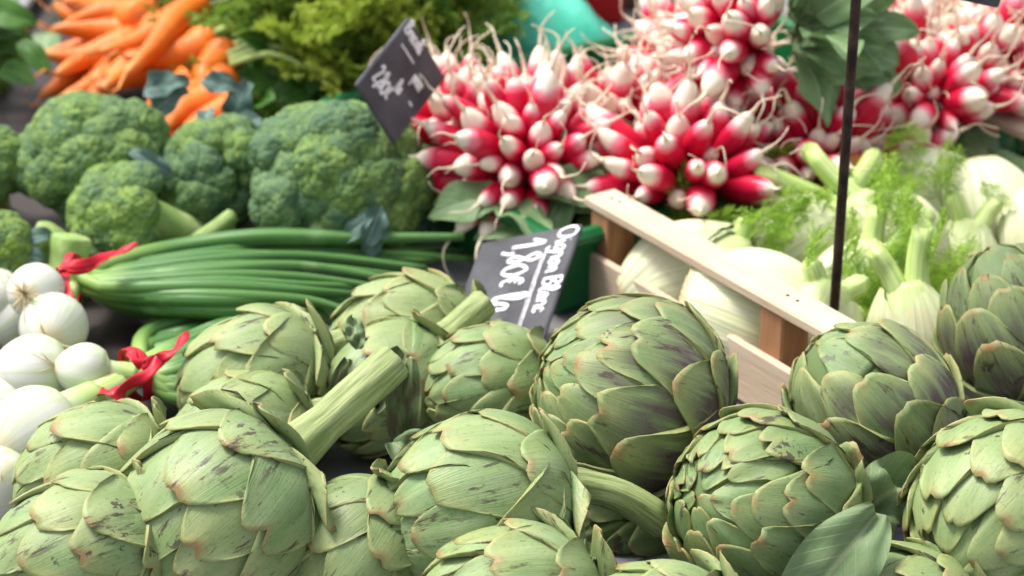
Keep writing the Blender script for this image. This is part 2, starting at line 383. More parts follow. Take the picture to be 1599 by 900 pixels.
# ------------------------------------------------------------------ artichokes
GA = math.pi * (3 - math.sqrt(5))
def profile(R, H, flat=.9):
    pts = []
    for i in range(201):
        th = math.pi * i / 200
        r = R * (math.sin(th) ** flat if 0 < i < 200 else 0) * (1 + .05 * math.cos(th))
        z = H * (1 - math.cos(th)) / 2
        pts.append((r, z))
    pts = np.array(pts); d = np.r_[0, np.cumsum(np.hypot(*np.diff(pts, axis=0).T))]
    return pts, d
def bract(prof, s_tip, L, phi, W, lift, notch, rng, purple, d0, d1, curl=0.0, tear=0.0, NU=13, NV=11):
    pts, d = prof; S = d[-1]
    us = np.linspace(-1, 1, NU); vsn = np.linspace(0, 1, NV)
    # denser rows next to the rim
    vsn = 1 - (1 - vsn) ** 1.25
    U, V = np.meshgrid(us, vsn)
    a = rng.uniform(.38, .50); pw = rng.uniform(1.7, 2.5)
    E = 1 - a * np.abs(us) ** pw
    nd = notch * np.exp(-(us / .13) ** 2)
    E = E - nd
    tj = np.array([rng.uniform(-1, 1) for _ in us]); E = E + tear * tj * (1 - np.abs(us)) + .008 * tj
    sk = rng.uniform(-.05, .05); E = E + sk * us * (1 - np.abs(us))
    VV = V * E[None, :]
    g = .62 + .38 * np.sin(np.pi * np.clip(V * .80 + .08, 0, 1))
    X = U * W * g
    s = s_tip - L + VV * L
    sc = np.clip(s, 0, S * .985)
    r = np.interp(sc, d, pts[:, 0]); z = np.interp(sc, d, pts[:, 1])
    e = 0.002
    r2 = np.interp(sc + e, d, pts[:, 0]); r1 = np.interp(sc - e, d, pts[:, 0]); z2 = np.interp(sc + e, d, pts[:, 1]); z1 = np.interp(sc - e, d, pts[:, 1])
    tr, tz = r2 - r1, z2 - z1; ln = np.hypot(tr, tz) + 1e-9; tr /= ln; tz /= ln
    nr, nz = tz, -tr
    over = np.clip(s - S * .985, -1, 1) * (s > S * .985) + np.clip(s, -1, 0)
    r = r + tr * over; z = z + tz * over
    R = pts[:, 0].max()
    off = -d0 + (d0 + d1) * V ** 1.1 + lift * V ** 2.2 - curl * np.clip(V - .75, 0, 1) ** 2 * 16
    off = off - .0016 * U ** 2 * (.4 + V) + .0010 * np.exp(-(U / .25) ** 2) * V
    ph1 = rng.uniform(0, 6.28); off = off + .0007 * np.sin(U * 3.1 + ph1) * V + .0005 * np.sin(U * 6.3 + V * 4 + ph1)
    th = .0032 * (1 - np.abs(U) ** 6) * (1 - V ** 8) * (.5 + V) + .0007
    def surf(o):
        rr = r + nr * o; zz = z + nz * o
        rw = np.maximum(np.abs(rr), .42 * R)
        ang = X / rw
        cx = rr - rw
        px = cx + rw * np.cos(ang); py = rw * np.sin(ang)
        c, s_ = math.cos(phi), math.sin(phi)
        return np.stack([px * c - py * s_, px * s_ + py * c, zz], -1).reshape(-1, 3)
    A = surf(off); B = surf(off - th)
    n = NU * NV; v = np.concatenate([A, B])
    at = np.stack([U.ravel(), V.ravel(), np.full(n, purple)], -1); at = np.concatenate([at, at])
    f = []
    for i in range(NV - 1):
        for j in range(NU - 1):
            q = i * NU + j
            f.append((q, q + 1, q + NU + 1, q + NU)); f.append((n + q, n + q + NU, n + q + NU + 1, n + q + 1))
    for j in range(NU - 1):
        q = (NV - 1) * NU + j; f.append((q, q + 1, n + q + 1, n + q)); f.append((j + 1, j, n + j, n + j + 1))
    for i in range(NV - 1):
        q = i * NU; f.append((q, q + NU, n + q + NU, n + q)); q += NU - 1; f.append((q + NU, q, n + q, n + q + NU))
    return v, f, at
def leaf_mesh(name, L, W, mat, rng, bend=0.6, fold=.25, wav=.05, lobes=0, nu=9, nv=15, stalk=.0, crumple=.12):
    v = []; a = []
    ph = rng.uniform(0, 6)
    for i in range(nv):
        t_ = i / (nv - 1); w = W * math.sin(math.pi * min(1, t_ * .93 + .07)) ** .7
        if t_ < stalk: w = W * .07
        if lobes: w *= 1 - .35 * abs(math.sin(t_ * math.pi * lobes)) * (1 - t_)
        ang = bend * t_
        c = Vector((0, L * (math.sin(ang) / bend if bend else t_), L * ((math.cos(ang) - 1) / bend if bend else 0)))
        for j in range(nu):
            u = -1 + 2 * j / (nu - 1)
            cr = crumple * W * noise.noise(Vector((u * 1.6 + ph * 7, t_ * 4.5, ph)))
            zz = cr + fold * w * abs(u) + wav * W * math.sin(t_ * 11 + ph + (2.0 if u > 0 else 0)) * abs(u) ** 2
            v.append(c + Vector((u * w, -zz * math.sin(ang) * -1, zz * math.cos(ang)))); a.append((u, t_, 0))
    f = [(i * nu + j, i * nu + j + 1, i * nu + nu + j + 1, i * nu + nu + j) for i in range(nv - 1) for j in range(nu - 1)]
    return mesh(name, v, f, mat, a)
art_group = 'artichokes heaped at the front of the stall'
def artichoke(px, py, h, deg, toward, H, Rr, label, seed, purple=0.0, stem=0.0, stem_bend=0.0, stem_r=.0095, N=36, open_=0.0, roll=0.0, loose=2, big=1.0, td=.74, tint=(.15, .1)):
    rng = random.Random(seed)
    z = D(deg, toward); R3 = frame(z, roll=roll)
    c = P(px, py, h)
    H *= .93; R = H * Rr / 2 - .0025
    prof = profile(R, H); S = prof[1][-1]
    base = c - z * H * .5
    foot = Vector((c.x, c.y, c.z - R))
    root = thing('artichoke', foot, label, 'artichoke', art_group)
    M4 = Matrix.Translation(base - foot) @ R3.to_4x4()
    mb = MB(); mb.lathe([(max(.0008, r - .0055 * min(1, r / .02)), zz) for r, zz in prof[0][4:197:12]], 20)
    put('heart', mb.done('heart', M['core']), root, M4)
    k = H / .11
    for i in range(N):
        q = i / (N - 1)
        s_tip = S * (.25 + .745 * q ** td) + rng.uniform(-.007, .007) * (1 - q)
        L = k * lerp(.046, .082, min(1, q / .28)) if q < .28 else k * lerp(.082, .030, ((q - .28) / .72) ** 1.2)
        W = k * big * (lerp(.026, .0405, min(1, q / .22)) if q < .22 else lerp(.0405, .0110, ((q - .22) / .78) ** 1.15))
        W *= rng.uniform(.92, 1.08); L *= rng.uniform(.95, 1.08)
        phi = i * GA + rng.uniform(-.24, .24)
        lift = max(0, rng.gauss(.0002, .0013)) * (1.2 - q) + open_ * (1 - q) ** 2 * rng.uniform(.1, .7)
        if i < loose: lift += rng.uniform(.003, .009); L *= .8; W *= .85
        notch = rng.choice([0, .0, .03, .05, .08, .12]) * (1 if q < .8 else .4)
        tear = rng.uniform(.02, .05) if rng.random() < .26 else 0.0
        d1 = .0025 * k * (1 - .30 * q); d0 = .0040 * k
        v, f, a = bract(prof, s_tip, L, phi, W, lift, notch, rng, purple * rng.uniform(.7, 1.15) * min(1, max(.1, 1.7 - 1.75 * q)), d0, d1, curl=rng.choice([0, 0, .0012, .002, -.0016, -.0028]) * (1 - q), tear=tear)
        bo = put('bract', mesh('bract', v, f, M['bract'], a), root, M4)
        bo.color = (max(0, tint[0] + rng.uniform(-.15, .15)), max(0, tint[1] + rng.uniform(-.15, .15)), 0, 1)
    sl = stem if stem > 0 else .012
    side = R3.inverted() @ UP
    pts = []
    for i in range(9):
        t_ = i / 8; pts.append(Vector((side.x * stem_bend * t_ * t_, side.y * stem_bend * t_ * t_, .010 - (sl + .010) * t_)))
    mb = MB(); rr = [stem_r * lerp(1.35, 1.0, min(1, i / 3)) * rng.uniform(.97, 1.03) for i in range(9)]
    pts.append(pts[-1] + Vector((0, 0, -.0006))); rr.append(stem_r * .9)
    mb.tube(pts, rr, 26, ridges=7, rd=.07)
    put('stem', mb.done('stem', M['stem']), root, M4)
    return root, M4, foot

AR = [ # px, py, height, angle, toward, length, fatness, label, seed, extra
 (345, 806, .060, 222, .34, .126, 1.02, 'large scuffed artichoke with its thick stem rising behind it, beside the split cut end', 11, dict(tint=(.05, .15), stem=.078, stem_r=.0115, purple=.15, loose=5, big=1.05, open_=.004)),
 (152, 744, .046, 200, .22, .104, .94, 'pale artichoke lying next to the white onion bulbs', 12, dict(tint=(.1, .45), purple=.05)),
 (128, 872, .052, 206, .26, .112, .92, 'artichoke at the bare grey table corner, half under the large scuffed one', 13, dict(tint=(.15, .3), purple=.1)),
 (400, 592, .050, 203, .15, .108, .92, 'artichoke with tan edged leaves lying against the green onion stalks', 14, dict(tint=(.0, .35), purple=.12, loose=4, open_=.006)),
 (385, 676, .040, 195, .10, .100, .85, 'mostly hidden pale artichoke between the scuffed one and the one by the onion stalks', 15, dict(tint=(.0, .4), purple=.05)),
 (636, 530, .044, 184, .08, .112, .90, 'yellowish artichoke behind the others, just before the onion price slate', 16, dict(tint=(.1, .6), purple=.05, loose=3)),
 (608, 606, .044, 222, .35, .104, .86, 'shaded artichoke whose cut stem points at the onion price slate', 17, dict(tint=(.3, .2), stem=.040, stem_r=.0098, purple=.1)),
 (770, 606, .050, 190, .38, .100, .92, 'tight artichoke squeezed between the split stem and the big dark spotted one', 18, dict(tint=(.35, .1), purple=.1, N=46, td=.64)),
 (985, 624, .072, 160, .30, .124, 1.16, 'biggest artichoke with dark spots and purple bruised base, in front of the fennel crate', 19, dict(tint=(.55, .0), purple=1.25, loose=2, stem=.02, N=50, td=.60)),
 (752, 796, .056, 194, .22, .122, 1.0, 'clean pale green artichoke with its stem tucked under the big spotted one', 20, dict(tint=(.05, .0), purple=.08, stem=.046, loose=3, stem_bend=-.036)),
 (800, 948, .036, 190, .20, .112, .90, 'artichoke with ragged leaf tips lying below the clean pale one', 21, dict(tint=(.0, .25), purple=.1, open_=.006, loose=5)),
 (1030, 1000, .030, 186, .10, .104, .90, 'low artichoke of which only the uppermost leaves show below the dark gap', 22, dict(tint=(.2, .2), purple=.1, loose=4, open_=.006)),
 (1192, 792, .062, 166, .66, .114, 1.08, 'artichoke with curled leaves turning its spiral tip outward, beside the loose grey leaf', 23, dict(tint=(.6, .0), purple=.2, N=50, td=.60, stem=.058, open_=.003, loose=4, big=.95)),
 (1362, 638, .066, 134, .10, .114, 1.04, 'violet tinged artichoke standing at the foot of the iron rod', 24, dict(tint=(.5, .1), purple=1.35, loose=2)),
 (1590, 512, .080, 112, .05, .114, 1.0, 'dull purple green artichoke standing above the ragged one, against the fennel crate', 25, dict(tint=(.6, .05), purple=1.25, loose=3, open_=.002)),
 (1572, 806, .060, 216, .55, .122, 1.04, 'ragged artichoke with many small tan tipped leaves, opposite the loose grey leaf', 26, dict(tint=(.1, .35), purple=.12, N=50, td=.62, loose=5, open_=.006, big=.92)),
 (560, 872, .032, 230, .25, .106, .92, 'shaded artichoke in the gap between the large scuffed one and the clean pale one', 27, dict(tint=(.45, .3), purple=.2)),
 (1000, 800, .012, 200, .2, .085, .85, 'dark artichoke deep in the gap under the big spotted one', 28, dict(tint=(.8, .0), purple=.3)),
 (1405, 965, .026, 188, .15, .100, .9, 'low artichoke in the gap between the spiral tipped one and the ragged one', 29, dict(tint=(.4, .3), purple=.1, loose=3)),
]
arts = []
for (px, py, h, deg, tw, H, Rr, lab, seed, kw) in AR:
    arts.append(artichoke(px, py, h, deg, tw, H, Rr, lab, seed, **kw))

# leaves still attached to the stems, and one loose leaf
def place_leaf(name, me, p, along, normal, parent, foot):
    y = Vector(along).normalized(); n = Vector(normal); n = (n - y * n.dot(y)).normalized(); x = y.cross(n)
    return put(name, me, parent, Matrix.Translation(Vector(p) - foot) @ Matrix((x, y, n)).transposed().to_4x4())
rg = random.Random(5)
for (idx, px, py, h, deg, tw, L, W, mat) in [
    (0, 640, 560, .098, 262, .15, .060, .011, 'withered'), (0, 628, 548, .10, 240, .3, .042, .010, 'withered'),
    (0, 560, 545, .098, 100, .2, .022, .006, 'artleaf'), (0, 545, 560, .092, 255, .3, .055, .008, 'withered'),
    (0, 610, 690, .060, 330, .2, .040, .016, 'artleaf'), (12, 1345, 800, .056, 35, .1, .050, .020, 'artleaf')]:
    root, M4, foot = arts[idx]
    place_leaf('leaf', leaf_mesh('leaf', L, W, M[mat], rg, 1.1, .6, .3, crumple=.8, nv=21, nu=11), P(px, py, h), D(deg, tw), -FWD + UP * .4, root, foot)
me = leaf_mesh('loose_leaf', .088, .022, M['artleaf'], rg, .55, .30, .20, nu=15, nv=29, crumple=.28)
o = put('loose_leaf', me); y = D(228, .30); n = (-FWD + UP * .8 + RIGHT * .5); n = (n - y * n.dot(y)).normalized(); x = y.cross(n)
o.matrix_world = Matrix.Translation(P(1372, 800, .088)) @ Matrix((x, y, n)).transposed().to_4x4()
tag(o, 'loose grey green leaf with pale veins lying against the spiral tipped artichoke', 'leaf')

# ------------------------------------------------------------------ wooden fennel crate
CA = math.radians(33)
E1 = Vector((math.cos(CA), math.sin(CA), 0)); E2 = Vector((math.sin(CA), -math.cos(CA), 0))   # long side, short end
CR = Matrix((E2, E1, Vector((0, 0, 1)))).transposed()      # local x along the end rail, y along the long side
def wooden_crate(corner, W, L, Hh, label, parts=('near', 'left', 'right', 'far')):
    root = thing('wooden_crate', corner, label, 'crate')
    Mx = CR.to_4x4()
    def pc(name, c, sx, sy, sz, mat, bev=.0015):
        mb = MB(); mb.box((0, 0, 0), sx, sy, sz, bev=bev)
        put(name, mb.done(name, M[mat], False), root, Mx @ Matrix.Translation(c))
    pw = .024
    for x in (pw / 2, W - pw / 2 - .048):
        for y in (pw / 2, L - pw / 2):
            pc('post', (x, y, (Hh - .009) / 2 + .004), pw, pw, Hh - .017, 'postwood')
    for y in (pw / 2, L - pw / 2):
        pc('rail', (W / 2, y, Hh - .004), W + .012, .028, .008, 'wood')
        pc('end_slat', (W / 2, y + (-1 if y < L / 2 else 1) * (pw / 2 + .0035), .0255), W, .006, .043, 'wood')
    for y in (pw / 2, L - pw / 2):
        for x in (pw * .4, pw * .75, W - .060, W - .050):
            mb = MB(); mb.lathe([(.0013, 0), (.0013, .0005), (.0004, .0006)], 8); put('nail', mb.done('nail', M['iron']), root, Mx @ Matrix.Translation((x, y + (x * 37 % .01) - .005, Hh - .0001)))
    for x in (-.0035, W + .0035):
        pc('side_slat', (x, L / 2, .024), .006, L, .036, 'wood')
    nb = 5
    for i in range(nb):
        pc('bottom_slat', ((i + .5) * W / nb, L / 2, .0025), W / nb - .008, L - .004, .0045, 'wood', .0008)
    return root
cc = P(922, 313, .085); cc.z = T + .001
wooden_crate(cc, .268, .39, .086, 'pale wooden crate with tall corner posts full of fennel bulbs')
# ------------------------------------------------------------------ green plastic crates under the radishes
def green_crate(corner, W, L, Hh, label):
    root = thing('plastic_crate', corner, label, 'crate', 'green plastic crates under the radish bunches')
    Mx = CR.to_4x4(); th = .004
    def pc(name, c, sx, sy, sz, bev=.002):
        mb = MB(); mb.box((0, 0, 0), sx, sy, sz, bev=bev); put(name, mb.done(name, M['green'], False), root, Mx @ Matrix.Translation(c))
    pc('bottom', (W / 2, L / 2, .003), W - .004, L - .004, .005)
    for y in (0, L): pc('wall', (W / 2, y, Hh / 2 + .003), W - th, th, Hh - .006)
    for x in (0, W): pc('wall', (x, L / 2, Hh / 2 + .003), th, L + th - .001, Hh - .006)
    for y in (-.004, L + .004): pc('rim', (W / 2, y, Hh), W + .020, .014, .012, .004)
    for x in (-.004, W + .004): pc('rim', (x, L / 2, Hh), .014, L - .006, .0125, .004)
    return root
g0 = P(858, 372, .07); g0.z = T + .001
g1c = g0 + E1 * .012 - E2 * .345
green_crate(g1c, .34, .46, .062, 'green plastic crate under the radish bunches nearest the price slates')
green_crate(g1c + E1 * .51 + E2 * .03, .34, .46, .062, 'green plastic crate under the piled radishes beyond the fennel')

# ------------------------------------------------------------------ radishes
def radish_meshes():
    out = []
    for s in range(9):
        rng = random.Random(100 + s); L = rng.uniform(.046, .064); R = rng.uniform(.0088, .0112)
        prof = []
        for i in range(15):
            t_ = i / 14; th = t_ * math.pi
            r = R * (math.sin(th) ** .55 if 0 < t_ < 1 else 0) * (1 + .10 * (t_ - .4))
            prof.append((max(r, .0012), L * t_))
        bend = rng.uniform(-.004, .004)
        mb = MB(); mb.lathe(prof, 14, func=lambda p, th, t_: p + Vector((bend * math.sin(t_ * math.pi), 0, 0)))
        for i in range(len(mb.a)): mb.a[i] = (mb.a[i][0], mb.a[i][1] * .8, 0)
        n0 = len(mb.a)
        tl = rng.uniform(.014, .036); a0 = rng.uniform(0, 6.28); cu = rng.uniform(.2, 1.0)
        pts = []
        for i in range(9):
            t_ = i / 8; b = cu * t_ * t_ * 1.2
            pts.append(Vector((math.cos(a0) * tl * t_ * math.sin(b), math.sin(a0) * tl * t_ * math.sin(b), L - .0015 + tl * t_ * math.cos(b))) + Vector((.0015 * math.sin(t_ * 9 + a0), .0015 * math.cos(t_ * 7), 0)) * t_)
        mb.tube(pts, [.0016 * (1 - i / 8) ** 2.4 + .00045 for i in range(9)], 6)
        for i in range(n0, len(mb.a)): mb.a[i] = (0, .98, 0)
        out.append(mb.done('radish', M['radish']))
    return out
RM = radish_meshes()
lr = random.Random(77)
RADLEAF = [leaf_mesh('leaf', lr.uniform(.065, .09), lr.uniform(.014, .020), M['radleaf'], lr, lr.uniform(.5, 1.3), .25, .22, stalk=.15) for _ in range(5)]
HERB = [leaf_mesh('leaf', lr.uniform(.045, .07), lr.uniform(.012, .017), M['herb'], lr, lr.uniform(.5, 1.2), .3, .08) for _ in range(4)]
BLEAF = [leaf_mesh('leaf', lr.uniform(.030, .044), lr.uniform(.008, .013), M['brocleaf'], lr, lr.uniform(.6, 1.4), .3, .30, lobes=3) for _ in range(4)]
def leaf_at(me, root, org, p, along, normal):
    return place_leaf('leaf', me, p, along, normal, root, org)
def radish_bunch(px, py, h, axis, n, spread, label, seed, r0=.018, sq=(1, 1), leaves=8, tip=None):
    rng = random.Random(seed); c = P(px, py, h)
    root = thing('radish_bunch', c, label, 'radishes', 'bunches of red and white radishes')
    z = Vector(axis).normalized(); R3 = frame(z)
    cs = 1 - math.cos(math.radians(spread))
    for i in range(n):
        ct = 1 - cs * ((i + .5) / n); th = math.acos(ct) ; ph = i * GA + rng.uniform(-.12, .12)
        th += rng.uniform(-.05, .05)
        d = R3 @ Vector((math.sin(th) * math.cos(ph), math.sin(th) * math.sin(ph), math.cos(th)))
        d = (d + Vector((0, 0, rng.uniform(-.02, .08)))).normalized()
        b = d * (r0 + rng.uniform(-.006, .012))
        F = frame(d, roll=rng.uniform(0, 6.28)); k = rng.uniform(.76, 1.16)
        put('radish', rng.choice(RM), root, Matrix.Translation(b) @ F.to_4x4() @ Matrix.Scale(k, 4))
    for i in range(leaves):
        d = (-z + Vector((rng.uniform(-.8, .8), rng.uniform(-.3, .8), rng.uniform(-.5, .1)))).normalized()
        leaf_at(rng.choice(RADLEAF), root, c, c + d * .01, d, Vector((rng.uniform(-.5, .5), rng.uniform(-.5, .2), 1)))
    return root, c
rb = lambda *a, **k: radish_bunch(*a, **k)
ax = lambda x, y, z: (x, y, z)
rb(828, 262, .078, D(128, .66), 50, 90, 'radish bunch fanned out between the broccoli and the onion price slate', 201, r0=.018)
rb(1078, 292, .072, D(92, .52), 42, 82, 'radish bunch with long red roots leaning on the wooden crate rail', 202, r0=.020)
rb(1270, 262, .070, D(105, .6), 46, 82, 'radish bunch crossed by the iron rod above the fennel', 203, r0=.012)
rb(835, 244, .060, D(100, .78), 56, 82, 'radish bunch lying against the turquoise bag', 204, r0=.014)
rb(728, 222, .064, D(140, .62), 36, 72, 'radish bunch half behind the broccoli price slate', 205, r0=.012)
rb(965, 222, .066, D(88, .75), 52, 82, 'radish bunch with tangled roots below the turquoise bag end', 206, r0=.014)
rb(1095, 178, .084, D(95, .75), 50, 80, 'radish bunch under the one with the big leaf tuft', 207, r0=.012)
root, c = rb(1172, 72, .160, ax(-.80, -.50, .42), 44, 70, 'radish bunch on top of the pile with its large leaf tuft showing', 208, r0=.013, leaves=0)
rl = random.Random(9)
for i in range(46):
    a = rl.uniform(0, 1); d = Vector((rl.uniform(.2, 1), rl.uniform(-.6, .3), rl.uniform(-.30, 1.0))).normalized()
    leaf_at(rl.choice(RADLEAF), root, c, c + Vector((.028, -.01, .012)) + d * rl.uniform(.0, .025), d, Vector((rl.uniform(-.8, .8), -1, rl.uniform(-.2, 1))))
rb(1452, 172, .090, D(98, .55), 44, 80, 'radish bunch just before the brown far crate post, white tips forward', 209, r0=.013)
rb(1375, 262, .052, D(60, .6), 24, 74, 'small low radish bunch between the iron rod and the crate post', 210, r0=.006)
rb(1420, 130, .098, D(95, .72), 52, 76, 'radish bunch on the pale pile right beside the leaf tuft', 211, r0=.013)
rb(1540, 125, .100, D(85, .72), 52, 76, 'radish bunch on the pale pile under the hanging slate corner', 212, r0=.013)
rb(1450, 62, .100, D(95, .72), 52, 76, 'radish bunch at the back of the pale pile against the grey pavement', 213, r0=.013)
rb(1645, 120, .098, D(80, .72), 52, 74, 'radish bunch beyond the brown crate post on the table end side', 214, r0=.011)
rb(1590, 60, .105, D(85, .72), 52, 76, 'radish bunch at the far outer end of the pale pile', 215, r0=.013)
rb(1095, 105, .100, D(115, .65), 46, 78, 'radish bunch next to the cardboard box behind the stall', 216, r0=.011)
# greens that show between bunches and crates
for (px, py, h, lab, n, sp, s) in [(880, 330, .062, 'radish leaves sticking out over the green crate rim by the price slate', 16, .05, 1), (1190, 300, .060, 'dark radish leaves hanging over the green crate behind the fennel', 10, .05, 2), (1430, 270, .055, 'broad radish leaves lying on the fennel crate edge by the brown post', 10, .05, 3), (1488, 245, .06, 'radish leaf tuft against the brown crate post', 8, .03, 4)]:
    rl = random.Random(s); c = P(px, py, h); root = thing('radish_greens', c, lab, 'leaves')
    for i in range(n):
        d = Vector((rl.uniform(-1, 1), rl.uniform(-1, .2), rl.uniform(-.4, .35))).normalized()
        leaf_at(rl.choice(RADLEAF), root, c, c + Vector((rl.uniform(-sp, sp), rl.uniform(.0, .03), rl.uniform(-.01, .012))), d, Vector((rl.uniform(-.5, .5), -.6, 1)))

# ------------------------------------------------------------------ broccoli
def floret_mesh(seed, R=.024):
    rng = np.random.default_rng(seed); nu, nv = 96, 38
    nb = 330; i = np.arange(nb); zc = 1 - 1.25 * (i + .5) / nb; ph = i * GA
    B = np.stack([np.sqrt(1 - zc ** 2) * np.cos(ph), np.sqrt(1 - zc ** 2) * np.sin(ph), zc], -1) + rng.normal(0, .03, (nb, 3)); B /= np.linalg.norm(B, axis=1)[:, None]
    hb = rng.uniform(.55, 1, nb)
    nl = 12; L = B[rng.choice(150, nl, replace=False)]
    th = np.linspace(0, math.radians(112), nv)[:, None] + 0 * np.zeros((1, nu)); p = np.linspace(0, 2 * math.pi, nu, endpoint=False)[None, :] + 0 * th
    N = np.stack([np.sin(th) * np.cos(p), np.sin(th) * np.sin(p), np.cos(th)], -1).reshape(-1, 3)
    dt = N @ B.T; j = dt.argmax(1); d = np.arccos(np.clip(dt.max(1), -1, 1)) / .092
    bud = np.sqrt(np.clip(1 - d ** 2, 0, 1)) * hb[j]
    lo = np.clip(1 - np.arccos(np.clip((N @ L.T).max(1), -1, 1)) / .55, 0, 1) ** .6
    r = R * (.76 + .20 * lo + .060 * bud)
    v = N * r[:, None]; v[:, 2] *= .82
    w = rng.uniform(0, 1, nb)[j] ** 2 * .75 * (.25 + .75 * bud)
    w = w + np.clip((th.ravel() - 1.35) * 1.0, 0, .6)
    at = np.stack([p.ravel(), th.ravel(), np.clip(w, 0, 1)], -1)
    f = [(a * nu + b, (a + 1) * nu + b, (a + 1) * nu + (b + 1) % nu, a * nu + (b + 1) % nu) for a in range(nv - 1) for b in range(nu)]
    # taper into its stalk
    n0 = len(v); ring = np.array([[.38 * R * math.cos(x), .38 * R * math.sin(x), -1.0 * R] for x in p.ravel()[:nu]]); v = np.vstack([v, ring])
    at = np.vstack([at, np.tile([0, 2.2, 1.0], (nu, 1))])
    f += [((nv - 1) * nu + b, n0 + b, n0 + (b + 1) % nu, (nv - 1) * nu + (b + 1) % nu) for b in range(nu)]
    return mesh('floret', v, f, M['buds'], at)
FL = [floret_mesh(s) for s in range(6)]
def broccoli(px, py, h, R, axis, label, seed, n=26, tint=.18, spread=105, fs=1.0, stem=.07, leaves=(), flat=.85):
    rng = random.Random(seed); c = P(px, py, h); z = Vector(axis).normalized(); R3 = frame(z)
    root = thing('broccoli', c, label, 'broccoli', 'broccoli heads')
    cs = 1 - math.cos(math.radians(spread))
    for i in range(n):
        th = math.acos(1 - cs * ((i + .5) / n)); ph = i * GA + rng.uniform(-.15, .15)
        dl = Vector((math.sin(th) * math.cos(ph), math.sin(th) * math.sin(ph), math.cos(th)))
        d = R3 @ dl; p = R3 @ Vector((dl.x, dl.y, dl.z * flat)) * R * rng.uniform(.60, .78)
        k = fs * rng.uniform(.92, 1.35)
        fo = put('floret', rng.choice(FL), root, Matrix.Translation(p) @ frame((d + z * .25), roll=rng.uniform(0, 6.28)).to_4x4() @ Matrix.Scale(k, 4))
        fo.color = (min(1, max(0, tint + rng.uniform(-.2, .2))), 0, 0, 1)
    mb = MB(); mb.tube([z * -(stem) * t_ + z * R * .3 * (1 - t_) for t_ in (0, .3, .6, .9, 1.0)], [R * .62, R * .42, .017, .016, .0135], 12, ridges=5, rd=.08)
    put('stalk', mb.done('stalk', M['brocstalk']), root)
    for d in leaves:
        d = Vector(d).normalized(); leaf_at(rng.choice(BLEAF), root, c, c + d * R * .55, d, Vector((rng.uniform(-.3, .3), -.6, .8)))
    return root, c
broccoli(142, 250, .060, .059, (-.05, -.45, .9), 'dark blue green broccoli head standing before the carrots', 301, n=22, leaves=[(.9, -.4, -.1)])
broccoli(200, 340, .044, .047, (-.75, -.40, .50), 'bright green broccoli head lying with its stalk towards the onion leaves', 302, n=16, tint=.6, fs=.82, stem=.085, spread=82)
broccoli(338, 272, .050, .046, (.05, -.5, .85), 'small dark broccoli head between the two larger heads', 303, n=16, fs=.9, leaves=[(-.2, .3, .9), (.5, .4, .8)])
broccoli(528, 280, .066, .068, (.05, -.55, .82), 'biggest broccoli head beneath the broccoli price slate', 304, n=24, tint=.22, fs=1.1)
broccoli(622, 285, .052, .032, (.65, -.4, .5), 'yellow green broccoli side head next to the radishes', 305, n=12, tint=.95, fs=.72, stem=.06, leaves=[(-.1, -.8, -.3), (.3, -.7, -.2)])
broccoli(-26, 262, .056, .030, (.1, -.5, .8), 'broccoli head with pale stalk at the table end', 306, n=12, tint=.6, fs=.8, stem=.07)
broccoli(-22, 402, .040, .030, (.0, -.5, .8), 'yellowing broccoli head lying behind the onion bulbs', 307, n=12, tint=.8, fs=.75, stem=.06, leaves=[(.9, -.3, .2), (.8, .1, .4)])
# cut stalks of broccoli lying between the heads
for (px, py, h, deg, L, r, lab) in [(105, 420, .030, 80, .05, .014, 'cut pale broccoli stalk end upright beside the red ribbon'), (60, 400, .030, 60, .05, .012, 'cut broccoli stalk leaning behind the white onions'), (325, 365, .036, 35, .05, .006, 'thin pale broccoli side stalk leaning beside the bright green head'), (352, 372, .030, 88, .03, .007, 'short cut green stalk standing beside the bright green broccoli')]:
    o = MB(); z = D(deg, .15); o.tube([z * L * (t_ - .5) for t_ in (0, .25, .5, .75, .97, 1)], [r * 1.25, r * 1.1, r, r * .95, r, r * .85], 14, ridges=4, rd=.1)
    ob = put('broccoli_stalk', o.done('broccoli_stalk', M['brocstalk'])); ob.location = P(px, py, h); tag(ob, lab, 'stalk')
for (px, py, h, deg, lab, s) in [(295, 150, .095, 240, 'grey blue leaf drooping over the carrots above the small broccoli', 1), (385, 150, .090, 200, 'grey blue crumpled leaf beside the carrot tips and greens', 2), (200, 240, .092, 335, 'narrow pale leaf edge lying on the dark broccoli head', 3), (600, 350, .055, 215, 'blue green leaf under the biggest broccoli head', 4)]:
    rl = random.Random(s); c = P(px, py, h); root = thing('broccoli_leaf', c, lab, 'leaf')
    for i in range(3 if s != 3 else 1):
        leaf_at(rl.choice(BLEAF), root, c, c + Vector((rl.uniform(-.01, .01), 0, rl.uniform(0, .015))), D(deg + rl.uniform(-60, 60) * (s != 3), .3), (rl.uniform(-.5, .5), -.8, .7))

# ------------------------------------------------------------------ carrots
def carrot_mesh(seed):
    rng = random.Random(seed); L = rng.uniform(.15, .19); R = rng.uniform(.0115, .0150); prof = []
    for i in range(27):
        t_ = i / 26
        r = R * (1 - t_) ** .62 * (1 - math.exp(-t_ * 38)) * (1 + .03 * math.sin(t_ * 60 + seed)) + .0009
        prof.append((r, L * t_))
    b1, b2 = rng.uniform(-.012, .012), rng.uniform(-.006, .006)
    mb = MB(); mb.lathe(prof, 14, func=lambda p, th, t_: p + Vector((b1 * t_ * t_ + .002 * math.sin(t_ * 7), b2 * math.sin(t_ * 4), 0)))
    n0 = len(mb.a); mb.tube([Vector((b1 * (1 + .5 * t_) + .002 * math.sin(7), b2 * math.sin(4) + .006 * math.sin(t_ * 4), L * (.995 + .28 * t_))) for t_ in (0, .3, .6, 1)], [.0014, .0010, .0007, .0003], 6)
    for i in range(n0, len(mb.a)): mb.a[i] = (0, 1, 0)
    return mb.done('carrot', M['carrot'])
